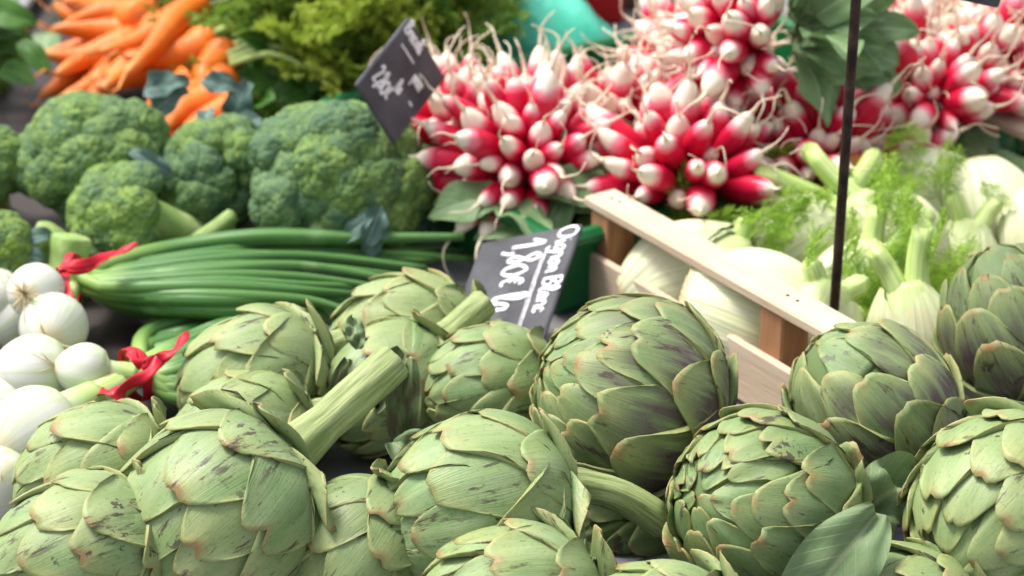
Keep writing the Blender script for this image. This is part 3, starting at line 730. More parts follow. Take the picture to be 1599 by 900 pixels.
CM = [carrot_mesh(s) for s in range(7)]
def frond_mesh(name, mat, seed, L=.12, nb=11, leafw=.0011, sub=6, density=1.0, stemr=.0011):
    rng = random.Random(seed); mb = MB()
    def thread(p, d, l, w, n=2):
        d = Vector(d).normalized(); x = d.cross(Vector((rng.uniform(-1, 1), rng.uniform(-1, 1), rng.uniform(-1, 1)))).normalized()
        mb.add([p - x * w * .5, p + x * w * .5, p + d * l * .55 + x * w * .5, p + d * l, p + d * l * .55 - x * w * .5], [(0, 1, 2, 3, 4)])
    cur = lambda t_: Vector((.02 * math.sin(t_ * 2.5 + seed), .012 * math.sin(t_ * 3), L * t_))
    mb.tube([cur(i / 8) for i in range(9)], [stemr * (1 - .8 * i / 8) for i in range(9)], 5)
    for i in range(nb):
        t_ = .22 + .78 * i / nb; p = cur(t_)
        for sgn in (-1, 1):
            bl = L * .36 * math.sin(math.pi * min(1, .25 + .75 * t_)) * rng.uniform(.8, 1.2) + .008
            d = Vector((sgn * rng.uniform(.7, 1), rng.uniform(-.5, .5), rng.uniform(.4, .8))).normalized()
            thread(p, d, bl, leafw * .8)
            for j in range(sub):
                q = p + d * bl * (.15 + .85 * j / sub); l2 = bl * .42 * (1 - .4 * j / sub)
                for s2 in (-1, 1):
                    e = (d * .8 + d.cross(Vector((rng.uniform(-.4, .4), 1, .2))).normalized() * s2 * .9 + Vector((0, rng.uniform(-.5, .5), 0))).normalized()
                    thread(q, e, l2, leafw)
                    for m_ in range(2):
                        e2 = (e + Vector((rng.uniform(-.8, .8), rng.uniform(-.8, .8), rng.uniform(-.8, .8)))).normalized()
                        thread(q + e * l2 * (.35 + .35 * m_), e2, l2 * .5, leafw * .9)
    return mesh(name, mb.v, mb.f, mat, None, False)
FF = [frond_mesh('frond', M['frond'], s, .075, 11, .0009, 6) for s in range(4)]
CG = [frond_mesh('frond', M['carrotgreen'], 20 + s, .14, 11, .0034, 6, stemr=.0016) for s in range(4)]
CY = [frond_mesh('frond', M['carrotyellow'], 40 + s, .11, 11, .0036, 6) for s in range(3)]
def carrot_bunch(items, label, seed, tie):
    rng = random.Random(seed); org = P(*tie); root = thing('carrot_bunch', org, label, 'carrots', 'bunches of carrots with their green tops')
    for (x0, y0, h0, x1, y1, h1) in items:
        a, b = P(x0, y0, h0), P(x1, y1, h1); me = rng.choice(CM); L = max(v.co.z for v in me.vertices)
        d = b - a; k = d.length / (L * .93)
        put('carrot', me, root, Matrix.Translation(a - org) @ frame(d, roll=rng.uniform(0, 6)).to_4x4() @ Matrix.Diagonal((1.38, 1.38, k, 1)))
    return root, org
# thick end -> tip
ca, oa = carrot_bunch([
 (318, 12, .085, 165, 130, .075), (328, 62, .075, 190, 112, .070), (262, 42, .060, 48, 50, .050), (250, 2, .075, 120, 8, .065),
 (240, 58, .045, 58, 128, .045), (230, 30, .070, 90, -18, .055), (300, 95, .055, 150, 140, .045), (200, 76, .030, 40, 85, .030),
 (275, -8, .060, 190, -20, .050), (160, 108, .022, 40, 150, .022), (180, 20, .045, 60, 25, .035), (250, 88, .040, 90, 150, .035), (210, -15, .045, 60, -5, .045), (285, 78, .062, 120, 150, .05), (215, 105, .035, 70, 160, .03), (250, 22, .068, 70, 40, .055), (225, 72, .052, 45, 110, .040), (300, 30, .066, 130, 95, .058)],
 'heap of orange carrots with their tips towards the herbs', 5, (300, 60, .03))
cb, ob_ = carrot_bunch([
 (355, 80, .070, 300, 160, .050), (345, 150, .062, 235, 215, .045), (378, 195, .050, 300, 235, .040), (300, 130, .055, 205, 165, .045),
 (330, 120, .040, 240, 165, .035), (270, 205, .035, 235, 250, .035), (345, 205, .035, 280, 235, .030), (372, 170, .058, 262, 232, .048), (318, 165, .052, 225, 200, .042), (360, 120, .060, 262, 185, .050)],
 'carrots partly covered by grey blue leaves behind the small broccoli', 6, (345, 140, .03))
rl = random.Random(12)
def scatter(root, org, meshes, spots, n, spread, up=(.2, -.2, .5), sc=(.8, 1.2), name='frond'):
    for (px, py, h, dx, dy, dz) in spots:
        for i in range(n):
            p = P(px, py, h) + Vector((rl.gauss(0, spread), rl.gauss(0, spread), rl.gauss(0, spread * .4)))
            d = Vector((dx + rl.gauss(0, .45), dy + rl.gauss(0, .45), dz + rl.gauss(0, .35)))
            put(name, rl.choice(meshes), root, Matrix.Translation(p - org) @ frame(d, roll=rl.uniform(0, 6)).to_4x4() @ Matrix.Scale(rl.uniform(*sc), 4))
scatter(ca, oa, CG, [(350, 30, .05, .9, .2, .15), (420, 60, .055, .9, .1, .1), (500, 90, .05, .8, -.2, .1), (560, 65, .06, .6, .1, .15), (600, 60, .05, .1, .3, .3), (470, 20, .07, .8, .2, .2), (560, 10, .06, .3, .4, .3), (380, 0, .05, .7, .4, .2), (640, 30, .05, -.2, .2, .4)], 9, .025)
scatter(ca, oa, CY, [(450, 35, .10, .8, -.2, .2), (520, 40, .10, .8, -.1, .2), (560, 60, .09, .6, -.3, .1), (390, 40, .09, .7, .0, .2)], 6, .02)
scatter(cb, ob_, CG, [(400, 110, .035, .8, .0, .1), (480, 130, .035, .8, -.1, .1), (550, 130, .04, .7, .1, .1)], 7, .02)
# pale stalks running from the carrots into their greens
for (root, org, seq) in [(ca, oa, [(325, 15, 430, 0), (330, 60, 470, 35), (335, 50, 450, 60), (300, 20, 420, 20)]), (cb, ob_, [(355, 85, 480, 80), (358, 92, 500, 95), (360, 100, 490, 110), (350, 78, 470, 70)])]:
    for (x0, y0, x1, y1) in seq:
        mb = MB(); a, b = P(x0, y0, .075), P(x1, y1, .075); m_ = (a + b) / 2 + Vector((0, 0, .012))
        mb.tube([p - org for p in smooth_path([a, m_, b], 5)], [.0030] * 6 + [.0024] * 5, 7); put('leaf_stalk', mb.done('leaf_stalk', M['fstalk']), root)
# light green lettuce-like leaves and herbs
def leaf_clump(name, px, py, h, meshes, n, label, cat, spread, dirs, seed, sc=(.8, 1.2)):
    r = random.Random(seed); c = P(px, py, h); root = thing(name, c, label, cat)
    for i in range(n):
        d = Vector((dirs[0] + r.gauss(0, .5), dirs[1] + r.gauss(0, .5), dirs[2] + r.gauss(0, .4))).normalized()
        p = Vector((r.gauss(0, spread), r.gauss(0, spread), r.gauss(0, spread * .6)))
        y = d; nn = Vector((r.uniform(-.5, .5), -.7, .8)); nn = (nn - y * nn.dot(y)).normalized(); x = y.cross(nn)
        put('leaf', r.choice(meshes), root, Matrix.Translation(p) @ Matrix((x, y, nn)).transposed().to_4x4() @ Matrix.Scale(r.uniform(*sc), 4))
    return root
leaf_clump('herb_bunch', -62, 60, .065, HERB, 46, 'bunch of dark green pointed herb leaves beside the carrot tips', 'herbs', .022, (.25, -.45, .1), 1, (.7, 1.1))
leaf_clump('radish_greens', 90, 18, .035, RADLEAF, 5, 'broad grey green leaf lying under the carrot tips', 'leaves', .02, (.8, -.1, .05), 3, (.9, 1.2))
leaf_clump('celery_leaves', 425, 140, .045, HERB, 16, 'bright yellow green leaves between the carrot greens and the biggest broccoli', 'leaves', .022, (.1, -.4, .4), 4, (.7, 1.2))

# ------------------------------------------------------------------ fennel
def fennel_bulb(name='bulb'):
    pass
def fennel(px, py, h, deg, tw, size, label, seed, nst=3, st_len=.06, fr=6, roll=0.0):
    rng = random.Random(seed); c = P(px, py, h); z = D(deg, tw)
    x = D(deg + 90, 0.0); x = (x - z * x.dot(z)).normalized(); y = z.cross(x); R3 = Matrix((x, y, z)).transposed() @ Matrix.Rotation(roll, 3, 'Z')
    root = thing('fennel', c, label, 'fennel', 'fennel bulbs in the wooden crate')
    k = size / .085
    Mx = R3.to_4x4() @ Matrix.Scale(k, 4)
    def prof_r(t_): return .039 * (math.sin(math.pi * min(1, .06 + t_ * .80)) ** .62) * (1 - .36 * t_ ** 2.5)
    HB = .095
    mb = MB(); mb.lathe([(prof_r(i / 18) * .95, HB * (i / 18 - .42)) for i in range(19)], 40, 1, .76, func=lambda p, th, t_: Vector((p.x, p.y, p.z)) * (1 + .007 * math.cos(th * 20)))
    put('bulb', mb.done('bulb', M['fennel']), root, Mx)
    # overlapping outer sheaths
    for s in range(5):
        ph0 = s * 2.1 + rng.uniform(-.3, .3); span = rng.uniform(1.1, 1.5); off = .0008 + .0011 * (4 - s)
        tmax = rng.uniform(.84, 1.0)
        v = []; a = []; f = []; nu, nv = 27, 17
        for i in range(nv):
            t_ = .01 + (tmax - .01) * i / (nv - 1)
            for j in range(nu):
                u = -1 + 2 * j / (nu - 1)
                tt = t_ * (1 - .30 * abs(u) ** 2.0 * (i / (nv - 1)))
                sp = span * (1 - .42 * tt ** 1.6); th = ph0 + u * sp
                r = prof_r(tt) + off * (1 - .75 * abs(u) ** 3) + .00075 * math.cos(th * 22)
                v.append((r * math.cos(th), r * math.sin(th) * .78, HB * (tt - .42))); a.append((j / (nu - 1) + s, tt * .8, 0))
        n = len(v)
        f = [(i * nu + j, i * nu + j + 1, i * nu + nu + j + 1, i * nu + nu + j) for i in range(nv - 1) for j in range(nu - 1)]
        put('sheath', mesh('sheath', v, f, M['fennel'], a), root, Mx)
    for s in range(nst):
        xo = (s - (nst - 1) / 2) * .019; sp = xo * 1.4
        l = st_len * rng.uniform(.75, 1.2) / k
        pts = [Vector((xo * .75 + sp * t_ * t_, rng.uniform(-.002, .002), HB * .36 + l * t_)) for t_ in (0, .2, .4, .6, .8, .985, 1.0)]
        mb = MB(); mb.tube(pts, [.0125, .0105, .0092, .0086, .0082, .0080, .0070], 18, ridges=8, rd=.05)
        put('stalk', mb.done('stalk', M['fstalk']), root, Mx)
    for s in range(fr):
        p = R3 @ Vector((rng.uniform(-.02, .02), rng.uniform(-.01, .01), HB * .45 * k + st_len * rng.uniform(.2, 1)))
        d = z + Vector((rng.gauss(0, .5), rng.gauss(-.2, .4), rng.gauss(.0, .3)))
        put('frond', rng.choice(FF), root, Matrix.Translation(p) @ frame(d, roll=rng.uniform(0, 6)).to_4x4() @ Matrix.Scale(rng.uniform(.35, .65), 4))
    return root, c
fennel(1062, 446, .036, 24, .05, .090, 'fennel bulb beside the brown corner post of the crate', 401, 2, .03, 6)
fennel(1166, 500, .042, -18, .10, .104, 'fennel bulb lying crosswise under the crate rail, root end to the post', 402, 2, .03, 3)
f3 = fennel(1245, 388, .046, 38, .0, .078, 'fennel bulb veiled by feathery fronds behind the crate rail', 403, 2, .05, 5)
fennel(1405, 372, .056, 146, -.05, .074, 'fennel bulb with brown root end and stalk reaching behind the iron rod', 404, 2, .075, 1)
fennel(1446, 316, .052, -36, .35, .090, 'fennel bulb with one thick stalk reaching towards the purple green artichoke', 405, 1, .085, 0)
fennel(1540, 330, .050, -78, .30, .086, 'round fennel bulb below the brown crate post', 406, 1, .03, 1)
fennel(1622, 360, .050, -100, .2, .070, 'pale green fennel bulb above the purple green artichoke', 407, 2, .03, 0)
fennel(1432, 545, .040, 100, .1, .072, 'small fennel with two short upright stalks behind the violet tinged artichoke', 408, 2, .045, 4)
fennel(1262, 545, .034, 70, .1, .076, 'fennel bulb low in the crate corner behind the spiral tipped artichoke', 409, 2, .02, 2)
fennel(1325, 470, .030, 60, .1, .074, 'fennel mostly covered by fronds next to the iron rod', 410, 2, .05, 6)
scatter(f3[0], f3[1], FF, [(1130, 365, .05, -.5, -.3, .2), (1170, 385, .055, .3, -.3, .2), (1120, 390, .05, -.3, -.5, .1), (1300, 430, .04, .2, -.4, .1), (1200, 345, .05, .2, .1, .1)], 4, .010, sc=(.45, .8))
rt, c0 = fennel(1500, 430, .022, 80, .1, .066, 'fennel whose bright fronds fill the gap before the purple green artichoke', 411, 2, .03, 3)
scatter(rt, c0, FF, [(1335, 385, .03, .0, -.5, .0), (1350, 470, .04, -.1, -.5, .1), (1460, 465, .035, .2, -.4, .1), (1455, 450, .025, .1, -.4, .0), (1400, 480, .04, .1, -.2, .2), (1320, 440, .04, .2, -.3, .1), (1430, 490, .04, .2, -.2, .2), (1240, 350, .05, .4, -.2, .1)], 5, .011, sc=(.45, .8))
scatter(rt, c0, CY, [(1275, 295, .07, -.3, -.2, .2)], 4, .008, sc=(.3, .42))

# ------------------------------------------------------------------ spring onions
def onion_bulb_mesh(seed):
    rng = random.Random(seed); prof = []
    R = .0215; L = .062
    for i in range(21):
        t_ = i / 20
        r = R * (math.sin(math.pi * min(1, t_ * .98 / .80 + .03)) ** .62 if t_ < .62 else 0)
        neck = .0078 + (.0032) * max(0, 1 - (t_ - .6) / .4)
        prof.append((max(r, neck if t_ > .5 else .003), L * t_))
    mb = MB(); mb.lathe(prof, 24); return mb.done('bulb', M['onion'])
OB = [onion_bulb_mesh(1)]
def root_mesh(seed):
    rng = random.Random(seed); mb = MB()
    for i in range(22):
        d = Vector((rng.gauss(0, .7), rng.gauss(0, .7), -1)).normalized(); l = rng.uniform(.012, .030); w = Vector((rng.uniform(-1, 1), rng.uniform(-1, 1), 0)) * .004
        mb.tube([Vector((0, 0, .002)) + d * l * t_ + w * t_ * t_ for t_ in (0, .4, .7, 1)], [.0006, .0005, .0004, .0002], 4)
    return mb.done('roots', M['oroot'])
OR = [root_mesh(s) for s in range(3)]
def onion_bunch(bulbs, tie, stalks, label, seed):
    rng = random.Random(seed); org = P(*tie); root = thing('spring_onion_bunch', org, label, 'spring onions', 'spring onion bunches tied with red ribbon')
    for (px, py, h, size, tw) in bulbs:
        c = P(px, py, h); d = (org - c); d = (d.normalized() * math.sqrt(1 - tw * tw) + FWD * tw).normalized()
        k = size / .043; M4 = Matrix.Translation(c - org - d * .018 * k) @ frame(d, roll=rng.uniform(0, 6)).to_4x4() @ Matrix.Scale(k, 4)
        b = put('bulb', OB[0], root, M4); r_ = put('roots', rng.choice(OR), b)
        e = c + d * .043 * k
        mb = MB(); mb.tube([p - org for p in smooth_path([e - d * .004, lerp(e, org, .5) + d * .004, org], 4)], .0072 * k, 10); put('neck', mb.done('neck', M['fstalk']), root)
    for (pts, r) in stalks:
        pp = [org + Vector((rng.uniform(-.003, .003), rng.uniform(-.006, .006), rng.uniform(-.006, .008)))] + [P(*q) for q in pts]
        sp = smooth_path(pp, 7); m_ = len(sp); mb = MB()
        mb.tube([p - org for p in sp], [r * (1.0 + .25 * math.sin(math.pi * min(1, i / m_ * 1.3)) - .55 * max(0, i / m_ - .55) / .45) for i in range(m_)], 12)
        put('leaf', mb.done('leaf', M['onionleaf']), root)
    return root, org
def ribbon(root, org, paths, w=.007):
    for pts, wn_ in paths:
        sp = smooth_path(pts, 7); mb = MB(); v = []; f = []; m_ = len(sp)
        for i, p in enumerate(sp):
            t_ = (sp[min(i + 1, m_ - 1)] - sp[max(i - 1, 0)]).normalized(); n = Vector(wn_); s = t_.cross(n).normalized()
            tw = .8 * math.sin(i * .33 + len(sp)); s = (s * math.cos(tw) + n * math.sin(tw)).normalized(); n2 = t_.cross(s)
            ww = w * (1 if i < m_ - 3 else .75 - .2 * (i - m_ + 3))
            for a, b in ((-1, 0), (-.35, .0004), (.35, -.0003), (1, 0)):
                v.append(p - org + s * ww * a * .5 + n2 * (b + .00015)); 
            for a, b in ((1, 0), (.35, -.0003), (-.35, .0004), (-1, 0)):
                v.append(p - org + s * ww * a * .5 + n2 * (b - .00015))
        for i in range(m_ - 1):
            for j in range(8): f.append((i * 8 + j, i * 8 + (j + 1) % 8, i * 8 + 8 + (j + 1) % 8, i * 8 + 8 + j))
        mb.add(v, f); put('ribbon', mb.done('ribbon', M['ribbon']), root)
ro = random.Random(3)
st1 = []
for i in range(16):
    f = i / 15
    ye = lerp(375, 520, f); y1_ = lerp(388, 500, f); y2 = lerp(378, 512, f) + ro.uniform(-6, 6)
    xe = lerp(735, 500, f ** .8) + ro.uniform(-30, 10)
    hh = .054 - .030 * abs(f - .45) / .55 + ro.uniform(-.006, .006)
    st1.append(([(190, lerp(415, 480, f), hh), (330, y1_, hh + .004), (480, y2, hh - .004), (xe, ye + ro.uniform(-12, 12) + 14, hh - .016)], ro.uniform(.0034, .0052)))
st1.append(([(240, 395, .040), (400, 372, .046), (560, 372, .046), (725, 370, .048)], .0060))
st1.append(([(240, 405, .035), (420, 392, .035), (600, 398, .03), (740, 405, .02)], .0052))
st1.append(([(260, 400, .030), (430, 400, .03), (590, 412, .025), (700, 440, .015)], .0052))
r1, o1 = onion_bunch([(52, 457, .066, .040, .05), (82, 516, .050, .047, 0), (-20, 470, .045, .044, 0), (15, 505, .030, .044, .0)], (112, 440, .046), st1, 'spring onion bunch with long green leaves reaching to the price slate', 1)
def ring(org, d, r, k=11):
    R3 = frame(d); return [org + R3 @ Vector((r * math.cos(a), r * 1.0 * math.sin(a), 0)) for a in [2 * math.pi * i / k for i in range(k + 1)]]
dd = (P(190, 445, .046) - o1)
for kk in range(2):
    pass
def hoop(root, org, c, d, r, w, squash=1.0):
    R3 = frame(d); mb = MB(); n = 28; v = []; f = []
    for i in range(n):
        a = 2 * math.pi * i / n
        for (dz, dr) in ((-w / 2, 0), (-w / 4, .0008), (0, 0), (w / 4, .0009), (w / 2, 0), (0, -.0008)):
            rr = r + dr; v.append(c - org + R3 @ Vector((rr * math.cos(a), rr * math.sin(a) * squash, dz + .001 * math.sin(a * 3))))
    for i in range(n):
        for j in range(6): k2 = (i + 1) % n; f.append((i * 6 + j, i * 6 + (j + 1) % 6, k2 * 6 + (j + 1) % 6, k2 * 6 + j))
    mb.add(v, f); put('ribbon', mb.done('ribbon', M['ribbon']), root)
hoop(r1, o1, P(112, 440, .046), dd, .020, .007)
kn = P(100, 420, .068)
ribbon(r1, o1, [([kn, P(130, 420, .072), P(165, 405, .074), P(215, 380, .080)], (0, -.5, .9)), ([kn, P(84, 424, .07), P(95, 416, .076), P(140, 410, .076), P(180, 392, .074)], (0, -.5, .9)), ([kn, P(103, 450, .066), P(112, 480, .060)], (.2, -.8, .5))], .0075)
st2 = []
for i in range(13):
    f = i / 12; hh = .045 - .022 * abs(f - .4)
    st2.append(([(270, lerp(545, 620, f), hh), (330, lerp(518, 618, f), hh), (400, lerp(495, 612, f), hh - .008), (480, lerp(480, 600, f), hh - .02)], ro.uniform(.0042, .0056)))
for i in range(7):
    st2.append(([(225, 562 - i * 7, .018 + .003 * (i % 3)), (290, 545 - i * 9, .022 + .004 * (i % 2)), (370, 528 - i * 7, .022), (500, 520 - i * 3, .014)], .0040 + .0006 * (i % 3)))
r2, o2 = onion_bunch([(38, 580, .050, .050, .0), (122, 577, .056, .036, -.45), (92, 612, .026, .044, 0), (42, 680, .046, .056, -.25), (-8, 640, .030, .046, 0), (-14, 765, .026, .048, -.2)], (212, 585, .040), st2, 'spring onion bunch with the lowest white bulbs, tied in front of the other', 2)
hoop(r2, o2, P(212, 585, .040), P(290, 560, .04) - o2, .018, .008)
kn = P(222, 570, .066)
ribbon(r2, o2, [([kn, P(250, 560, .070), P(275, 545, .074), P(293, 518, .078)], (0, -.6, .8)), ([kn, P(210, 560, .070), P(203, 546, .07)], (0, -.6, .8)), ([P(250, 562, .070), P(230, 585, .066), P(195, 605, .062), P(182, 628, .056)], (.3, -.8, .5)), ([P(185, 612, .060), P(165, 612, .058), P(148, 610, .055)], (.1, -.6, .8))], .008)

# ------------------------------------------------------------------ price slates with chalk writing
G = { # strokes in a box: baseline y=0, capital height 1
 'O': [[(.45, 1), (.1, .8), (.02, .4), (.2, .02), (.55, 0), (.8, .35), (.75, .8), (.45, 1), (.6, .9)]], 'i': [[(.1, .5), (.12, .1), (.2, 0), (.3, .1)], [(.1, .75), (.12, .78)]],
 'g': [[(.5, .45), (.25, .52), (.05, .3), (.2, .02), (.45, .2), (.5, .5), (.5, -.2), (.3, -.45), (.05, -.3)]], 'n': [[(.05, .5), (.08, 0)], [(.08, .3), (.25, .5), (.42, .4), (.44, .05), (.55, 0)]],
 'o': [[(.28, .5), (.05, .3), (.15, 0), (.38, .05), (.45, .35), (.28, .5), (.5, .45)]], 'B': [[(.1, 1), (.1, 0)], [(.02, .95), (.45, 1), (.55, .75), (.15, .55), (.6, .4), (.5, .05), (.05, 0)]],
 'l': [[(.05, .15), (.3, .7), (.25, 1), (.1, .9), (.1, .1), (.25, 0), (.38, .15)]], 'a': [[(.42, .45), (.2, .5), (.03, .2), (.18, 0), (.4, .2), (.44, .5), (.42, .1), (.55, 0)]],
 'c': [[(.42, .42), (.22, .52), (.04, .25), (.18, 0), (.42, .1)]], '1': [[(.0, .6), (.3, 1), (.28, 0)]], ',': [[(.12, .12), (.14, -.05), (.0, -.28)]], '8': [[(.45, .85), (.25, 1), (.08, .78), (.42, .35), (.3, 0), (.06, .2), (.4, .62), (.48, .85)]],
 '0': [[(.3, .7), (.05, .45), (.1, .05), (.4, 0), (.58, .35), (.45, .7), (.3, .7)]], '€': [[(.48, .62), (.28, .72), (.1, .45), (.2, .1), (.48, .1)], [(.0, .45), (.36, .48)], [(.0, .3), (.32, .32)]], '-': [[(0, .3), (.55, .33)]],
 'r': [[(.05, .5), (.08, 0)], [(.08, .3), (.22, .5), (.38, .45)]], '2': [[(.05, .8), (.28, 1), (.48, .75), (.05, .02), (.55, .04)]], 'p': [[(.08, .5), (.1, -.45)], [(.1, .35), (.3, .52), (.45, .25), (.28, 0), (.1, .1)]],
 'e': [[(.05, .25), (.42, .3), (.25, .52), (.04, .25), (.2, 0), (.45, .1)]], 'è': [[(.05, .25), (.42, .3), (.25, .52), (.04, .25), (.2, 0), (.45, .1)], [(.15, .8), (.32, .65)]], ' ': []}
ADV = {'O': .95, 'i': .38, 'l': .42, 'B': .75, '1': .48, ',': .28, '8': .62, '0': .70, '-': .7, ' ': .38, 'r': .45, '€': .62}
def slate(K0, dist, v1, v2, reach_w, label, lines, rules, parent_name='price_slate', stroke=.0011):
    # K0 -> v1 is the reading direction along the slate's upper edge; the writing hangs from that edge along v2
    r0 = ray(*K0); TR = CAM + r0 * dist; sc = dist / FPX
    cv = lambda v: (RIGHT * v[0] - UP * v[1] + FWD * v[2]) * sc
    e = cv(v1).normalized(); w = cv(v2); w = w - e * w.dot(e); Hs = w.length; w.normalize(); n = e.cross(-w).normalized()
    Ws = reach_w
    low = min((TR + e * a + w * b).z for a in (0, Ws) for b in (0, Hs))
    org = TR + e * Ws * .5 + w * Hs * .5
    R3 = Matrix((e, -w, n)).transposed(); 
    if R3.determinant() < 0: n = -n; R3 = Matrix((e, -w, n)).transposed()
    root = thing(parent_name, org, label, 'sign', 'black slate price signs')
    M4 = R3.to_4x4()
    mb = MB(); mb.box((0, 0, 0), Ws, Hs, .004, bev=.0012); put('board', mb.done('board', M['slate'], False), root, M4)
    rng = random.Random(8)
    for (txt, x0, y0, size, k) in lines:
        x = x0; mb = MB()
        for ch in txt:
            for sk in G[ch]:
                pts = [Vector((x + a * size * k + rng.uniform(-.0004, .0004), y0 + b * size + rng.uniform(-.0004, .0004), .0024)) for a, b in sk]
                if len(pts) < 2: continue
                pts = smooth_path(pts, 5); m_ = len(pts)
                mb.tube(pts, [stroke * (size / .03) ** .35 * rng.uniform(.8, 1.2) for _ in pts], 7, flat=(Vector((0, 0, 1)), .72))
            x += ADV.get(ch, .56) * size * k
        put('lettering', mb.done('lettering', M['chalk']), root, M4)
    for (x0, y0, x1, y1, s) in rules:
        mb = MB(); pts = [Vector((lerp(x0, x1, i / 12), lerp(y0, y1, i / 12) + rng.uniform(-.0003, .0003), .0024)) for i in range(13)]
        mb.tube(pts, s, 6, flat=(Vector((0, 0, 1)), .72)); put('chalk_line', mb.done('chalk_line', M['chalk']), root, M4)
    return root, org, M4
slate((911, 351), 1.50, (-61, 170, -115), (-159, 27, 126), .112, 'slate reading Oignon Blanc 1,80€ la, standing behind the artichokes',
      [('Oignon Blanc', -.054, .029, .0165, .68), ('1,80€ la', -.048, -.012, .0300, .52), ('-', .002, -.038, .024, .9)], [(-.034, .0215, .040, .0225, .0007), (-.03, .0195, .036, .0202, .0005)], stroke=.0015)
sl2 = slate((637, 27), 1.60, (48, 77, 70), (-78, 112, -70), .062, 'slate reading Brocoli 2,80€ la pièce, tilted between broccoli and radishes',
      [('Brocoli', -.028, .026, .0110, .62), ('2,80€', -.024, -.022, .0150, .56), ('la', -.002, -.010, .0100, .7), ('pièce', .006, .008, .0110, .42), ('-', .016, -.008, .01, 1)], [(-.022, .017, -.002, .0175, .0009)], stroke=.0016)

mb = MB(); cbk = sl2[1] - sl2[2].to_3x3() @ Vector((0, 0, .006)); mb.tube([cbk - sl2[1] + Vector((0, 0, .02)), cbk - sl2[1], Vector((cbk.x - sl2[1].x, cbk.y - sl2[1].y, T - sl2[1].z))], .002, 8); put('stake', mb.done('stake', M['iron']), sl2[0])
# iron rod that carries another slate above the stall
b0 = P(1300, 520, .05); b0.z = T
rod = thing('slate_holder', b0, 'thin dark iron rod standing at the crate corner, carrying a slate above', 'sign holder')
mb = MB(); mb.tube([Vector((0, 0, z)) for z in (.0005, .1, .2, .3, .36)], .0034, 12); put('rod', mb.done('rod', M['iron']), rod)
mb = MB(); mb.lathe([(.030, .0006), (.030, .004), (.006, .006)], 20); put('foot', mb.done('foot', M['iron']), rod)
def depth_pt(px, py, y):
    r = ray(px, py); return CAM + r * (y / r.y)
p1, p2 = depth_pt(1558, 12, b0.y + .004), depth_pt(1337, -34, b0.y + .004)
e = (p1 - p2).normalized(); n = Vector((0, -1, 0)); up_ = n.cross(e) * -1
if up_.z < 0: up_ = -up_
mb = MB(); mb.box((0, 0, 0), .16, .004, .11, bev=.001)
R3 = Matrix((e, e.cross(up_) * -1, up_)).transposed()
ctr = p1 - e * .08 + up_ * .055
put('board', mb.done('board', M['slate'], False), rod, Matrix.Translation(ctr - b0) @ R3.to_4x4())
mb = MB(); mb.box((0, 0, 0), .014, .010, .02, bev=.002); put('clip', mb.done('clip', M['iron'], False), rod, Matrix.Translation((0, 0, (ctr - up_ * .050 - b0).z)))

# ------------------------------------------------------------------ behind the produce
def box_crate(px, py, h, y, W, Hh, Dp, label):
    r = ray(px, py); c = CAM + r * (y / r.y); base = Vector((c.x, y, T + .001))
    root = thing('plastic_crate', base, label, 'crate')
    nx = 7; nz = 5
    for (yy) in (0, Dp):
        for i in range(nx + 1):
            mb = MB(); mb.box((0, 0, 0), .010, .006, Hh, bev=.001); put('upright', mb.done('upright', M['redp'], False), root, Matrix.Translation((-W / 2 + W * i / nx, yy, Hh / 2)))
        for i in range(nz + 1):
            mb = MB(); mb.box((0, 0, 0), W + .012, .0075, .010 if i < nz else .03, bev=.001); put('bar', mb.done('bar', M['redp'], False), root, Matrix.Translation((0, yy, .006 + (Hh - .006) * i / nz)))
    for s in (-1, 1):
        mb = MB(); mb.box((0, 0, 0), .04, .012, Hh + .01, bev=.003); put('corner', mb.done('corner', M['redp'], False), root, Matrix.Translation((s * (W / 2 + .012), -.002, Hh / 2 + .005)))
        mb = MB(); mb.box((0, 0, 0), .006, Dp - .012, Hh, bev=.001); put('side', mb.done('side', M['redp'], False), root, Matrix.Translation((s * (W / 2 - .003), Dp / 2, Hh / 2)))
    mb = MB(); mb.box((0, 0, 0), W - .02, Dp - .02, .006); put('bottom', mb.done('bottom', M['redp'], False), root, Matrix.Translation((0, Dp / 2, .004)))
    return root
box_crate(868, 10, 0, 2.12, .075, .13, .14, 'red plastic crate with open grid sides behind the turquoise bag')
mb = MB(); mb.box((0, 0, .075), .055, .10, .15, bev=.003); o = put('white_box', mb.done('white_box', M['white'], False)); r = ray(820, 5); c = CAM + r * (2.06 / r.y); o.location = (c.x, 2.06, T + .001)
tag(o, 'plain white carton standing beside the red crate', 'carton')
mb = MB(); mb.box((0, 0, .07), .11, .12, .14, bev=.003); o = put('cardboard_box', mb.done('cardboard_box', M['card'], False)); r = ray(990, 10); c = CAM + r * (2.22 / r.y); o.location = (c.x + .02, 2.22, T + .001)
tag(o, 'brown cardboard box in the shade next to the red crate', 'box')
mb = MB(); mb.box((0, 0, .07), .30, .12, .13, bev=.006); o = put('black_bin', mb.done('black_bin', M['black'], False)); r = ray(1000, 10); c = CAM + r * (2.45 / r.y); o.location = (c.x + .02, 2.45, .001 + T - .0)
tag(o, 'black plastic bin behind the cardboard box', 'bin')
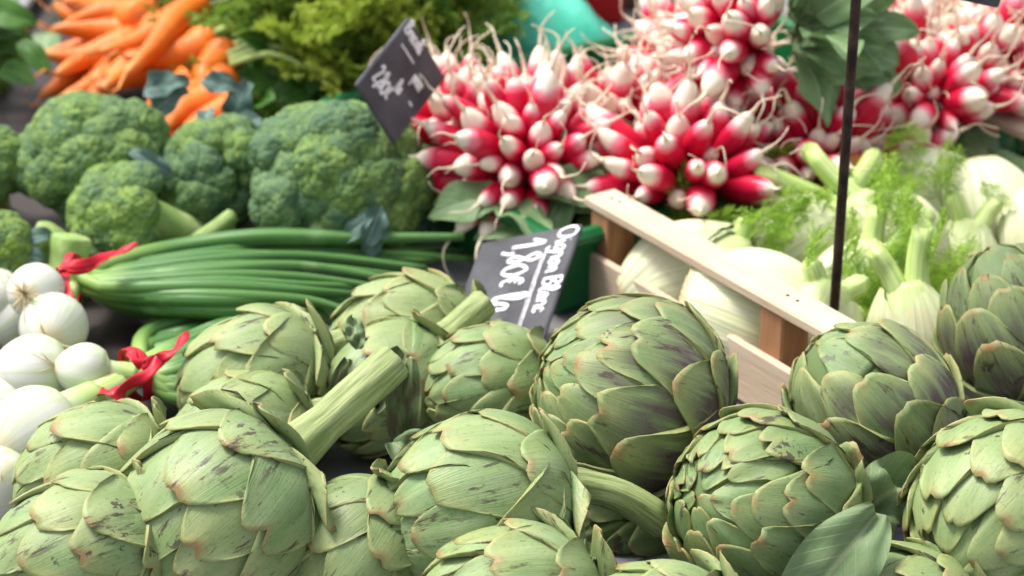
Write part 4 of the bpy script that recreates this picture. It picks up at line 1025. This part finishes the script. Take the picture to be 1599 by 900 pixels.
# turquoise bag
def bag():
    a_, b_ = depth_pt(728, -14, 1.98), depth_pt(985, 70, 1.92)
    nu, nv = 40, 22; v = []; f = []
    L = (b_ - a_)
    for i in range(nv):
        t_ = i / (nv - 1)
        for j in range(nu):
            th = 2 * math.pi * j / nu
            sx = lerp(.0, 1.0, t_)
            R = .080 * (math.sin(math.pi * min(1, .12 + .86 * t_)) ** .55) * (1 + .10 * noise.noise(Vector((t_ * 5, th * 1.5, 3))))
            c = a_ + L * t_ + Vector((0, 0, -.034 + .012 * math.sin(t_ * 9) * (1 - t_)))
            v.append(c + Vector((.01 * math.cos(th * 2), R * math.cos(th) * .8, R * math.sin(th) + .008 * noise.noise(Vector((t_ * 9, th, 1))))))
    f = [(i * nu + j, i * nu + (j + 1) % nu, (i + 1) * nu + (j + 1) % nu, (i + 1) * nu + j) for i in range(nv - 1) for j in range(nu)]
    f.append(tuple(range(nu))[::-1]); f.append(tuple(range((nv - 1) * nu, nv * nu)))
    for p in v: p.z = max(p.z, T + .002)
    return mesh('plastic_bag', v, f, M['film'])
o = put('plastic_bag', bag()); tag(o, 'crumpled turquoise plastic bag behind the radishes', 'bag')
# dark trays under carrots and broccoli
def tray(x0, y0_, x1, y1_, Hh, label):
    base = Vector(((x0 + x1) / 2, (y0_ + y1_) / 2, T + .001)); root = thing('tray', base, label, 'tray'); W, L = x1 - x0, y1_ - y0_
    for nm, c, sx, sy, sz in [('bottom', (0, 0, .003), W - .01, L - .01, .005), ('wall', (0, -L / 2, Hh / 2), W, .006, Hh), ('wall', (0, L / 2, Hh / 2), W, .006, Hh), ('wall', (-W / 2 + .003, 0, Hh / 2), .006, L - .008, Hh - .001), ('wall', (W / 2 - .003, 0, Hh / 2), .006, L - .008, Hh - .001)]:
        mb = MB(); mb.box((0, 0, 0), sx, sy, sz, bev=.001); put(nm, mb.done(nm, M['tray'], False), root, Matrix.Translation(c))
tray(-.48, 1.46, -.09, 1.70, .020, 'low dark tray under the broccoli heads')
tray(-.50, 1.715, -.03, 2.20, .022, 'low dark tray under the carrots')
tray(-.52, 1.235, -.16, 1.44, .010, 'flat dark sheet added as shade under the spring onions')  # added sheet; its dark colour stands in for shade between the onion bunches
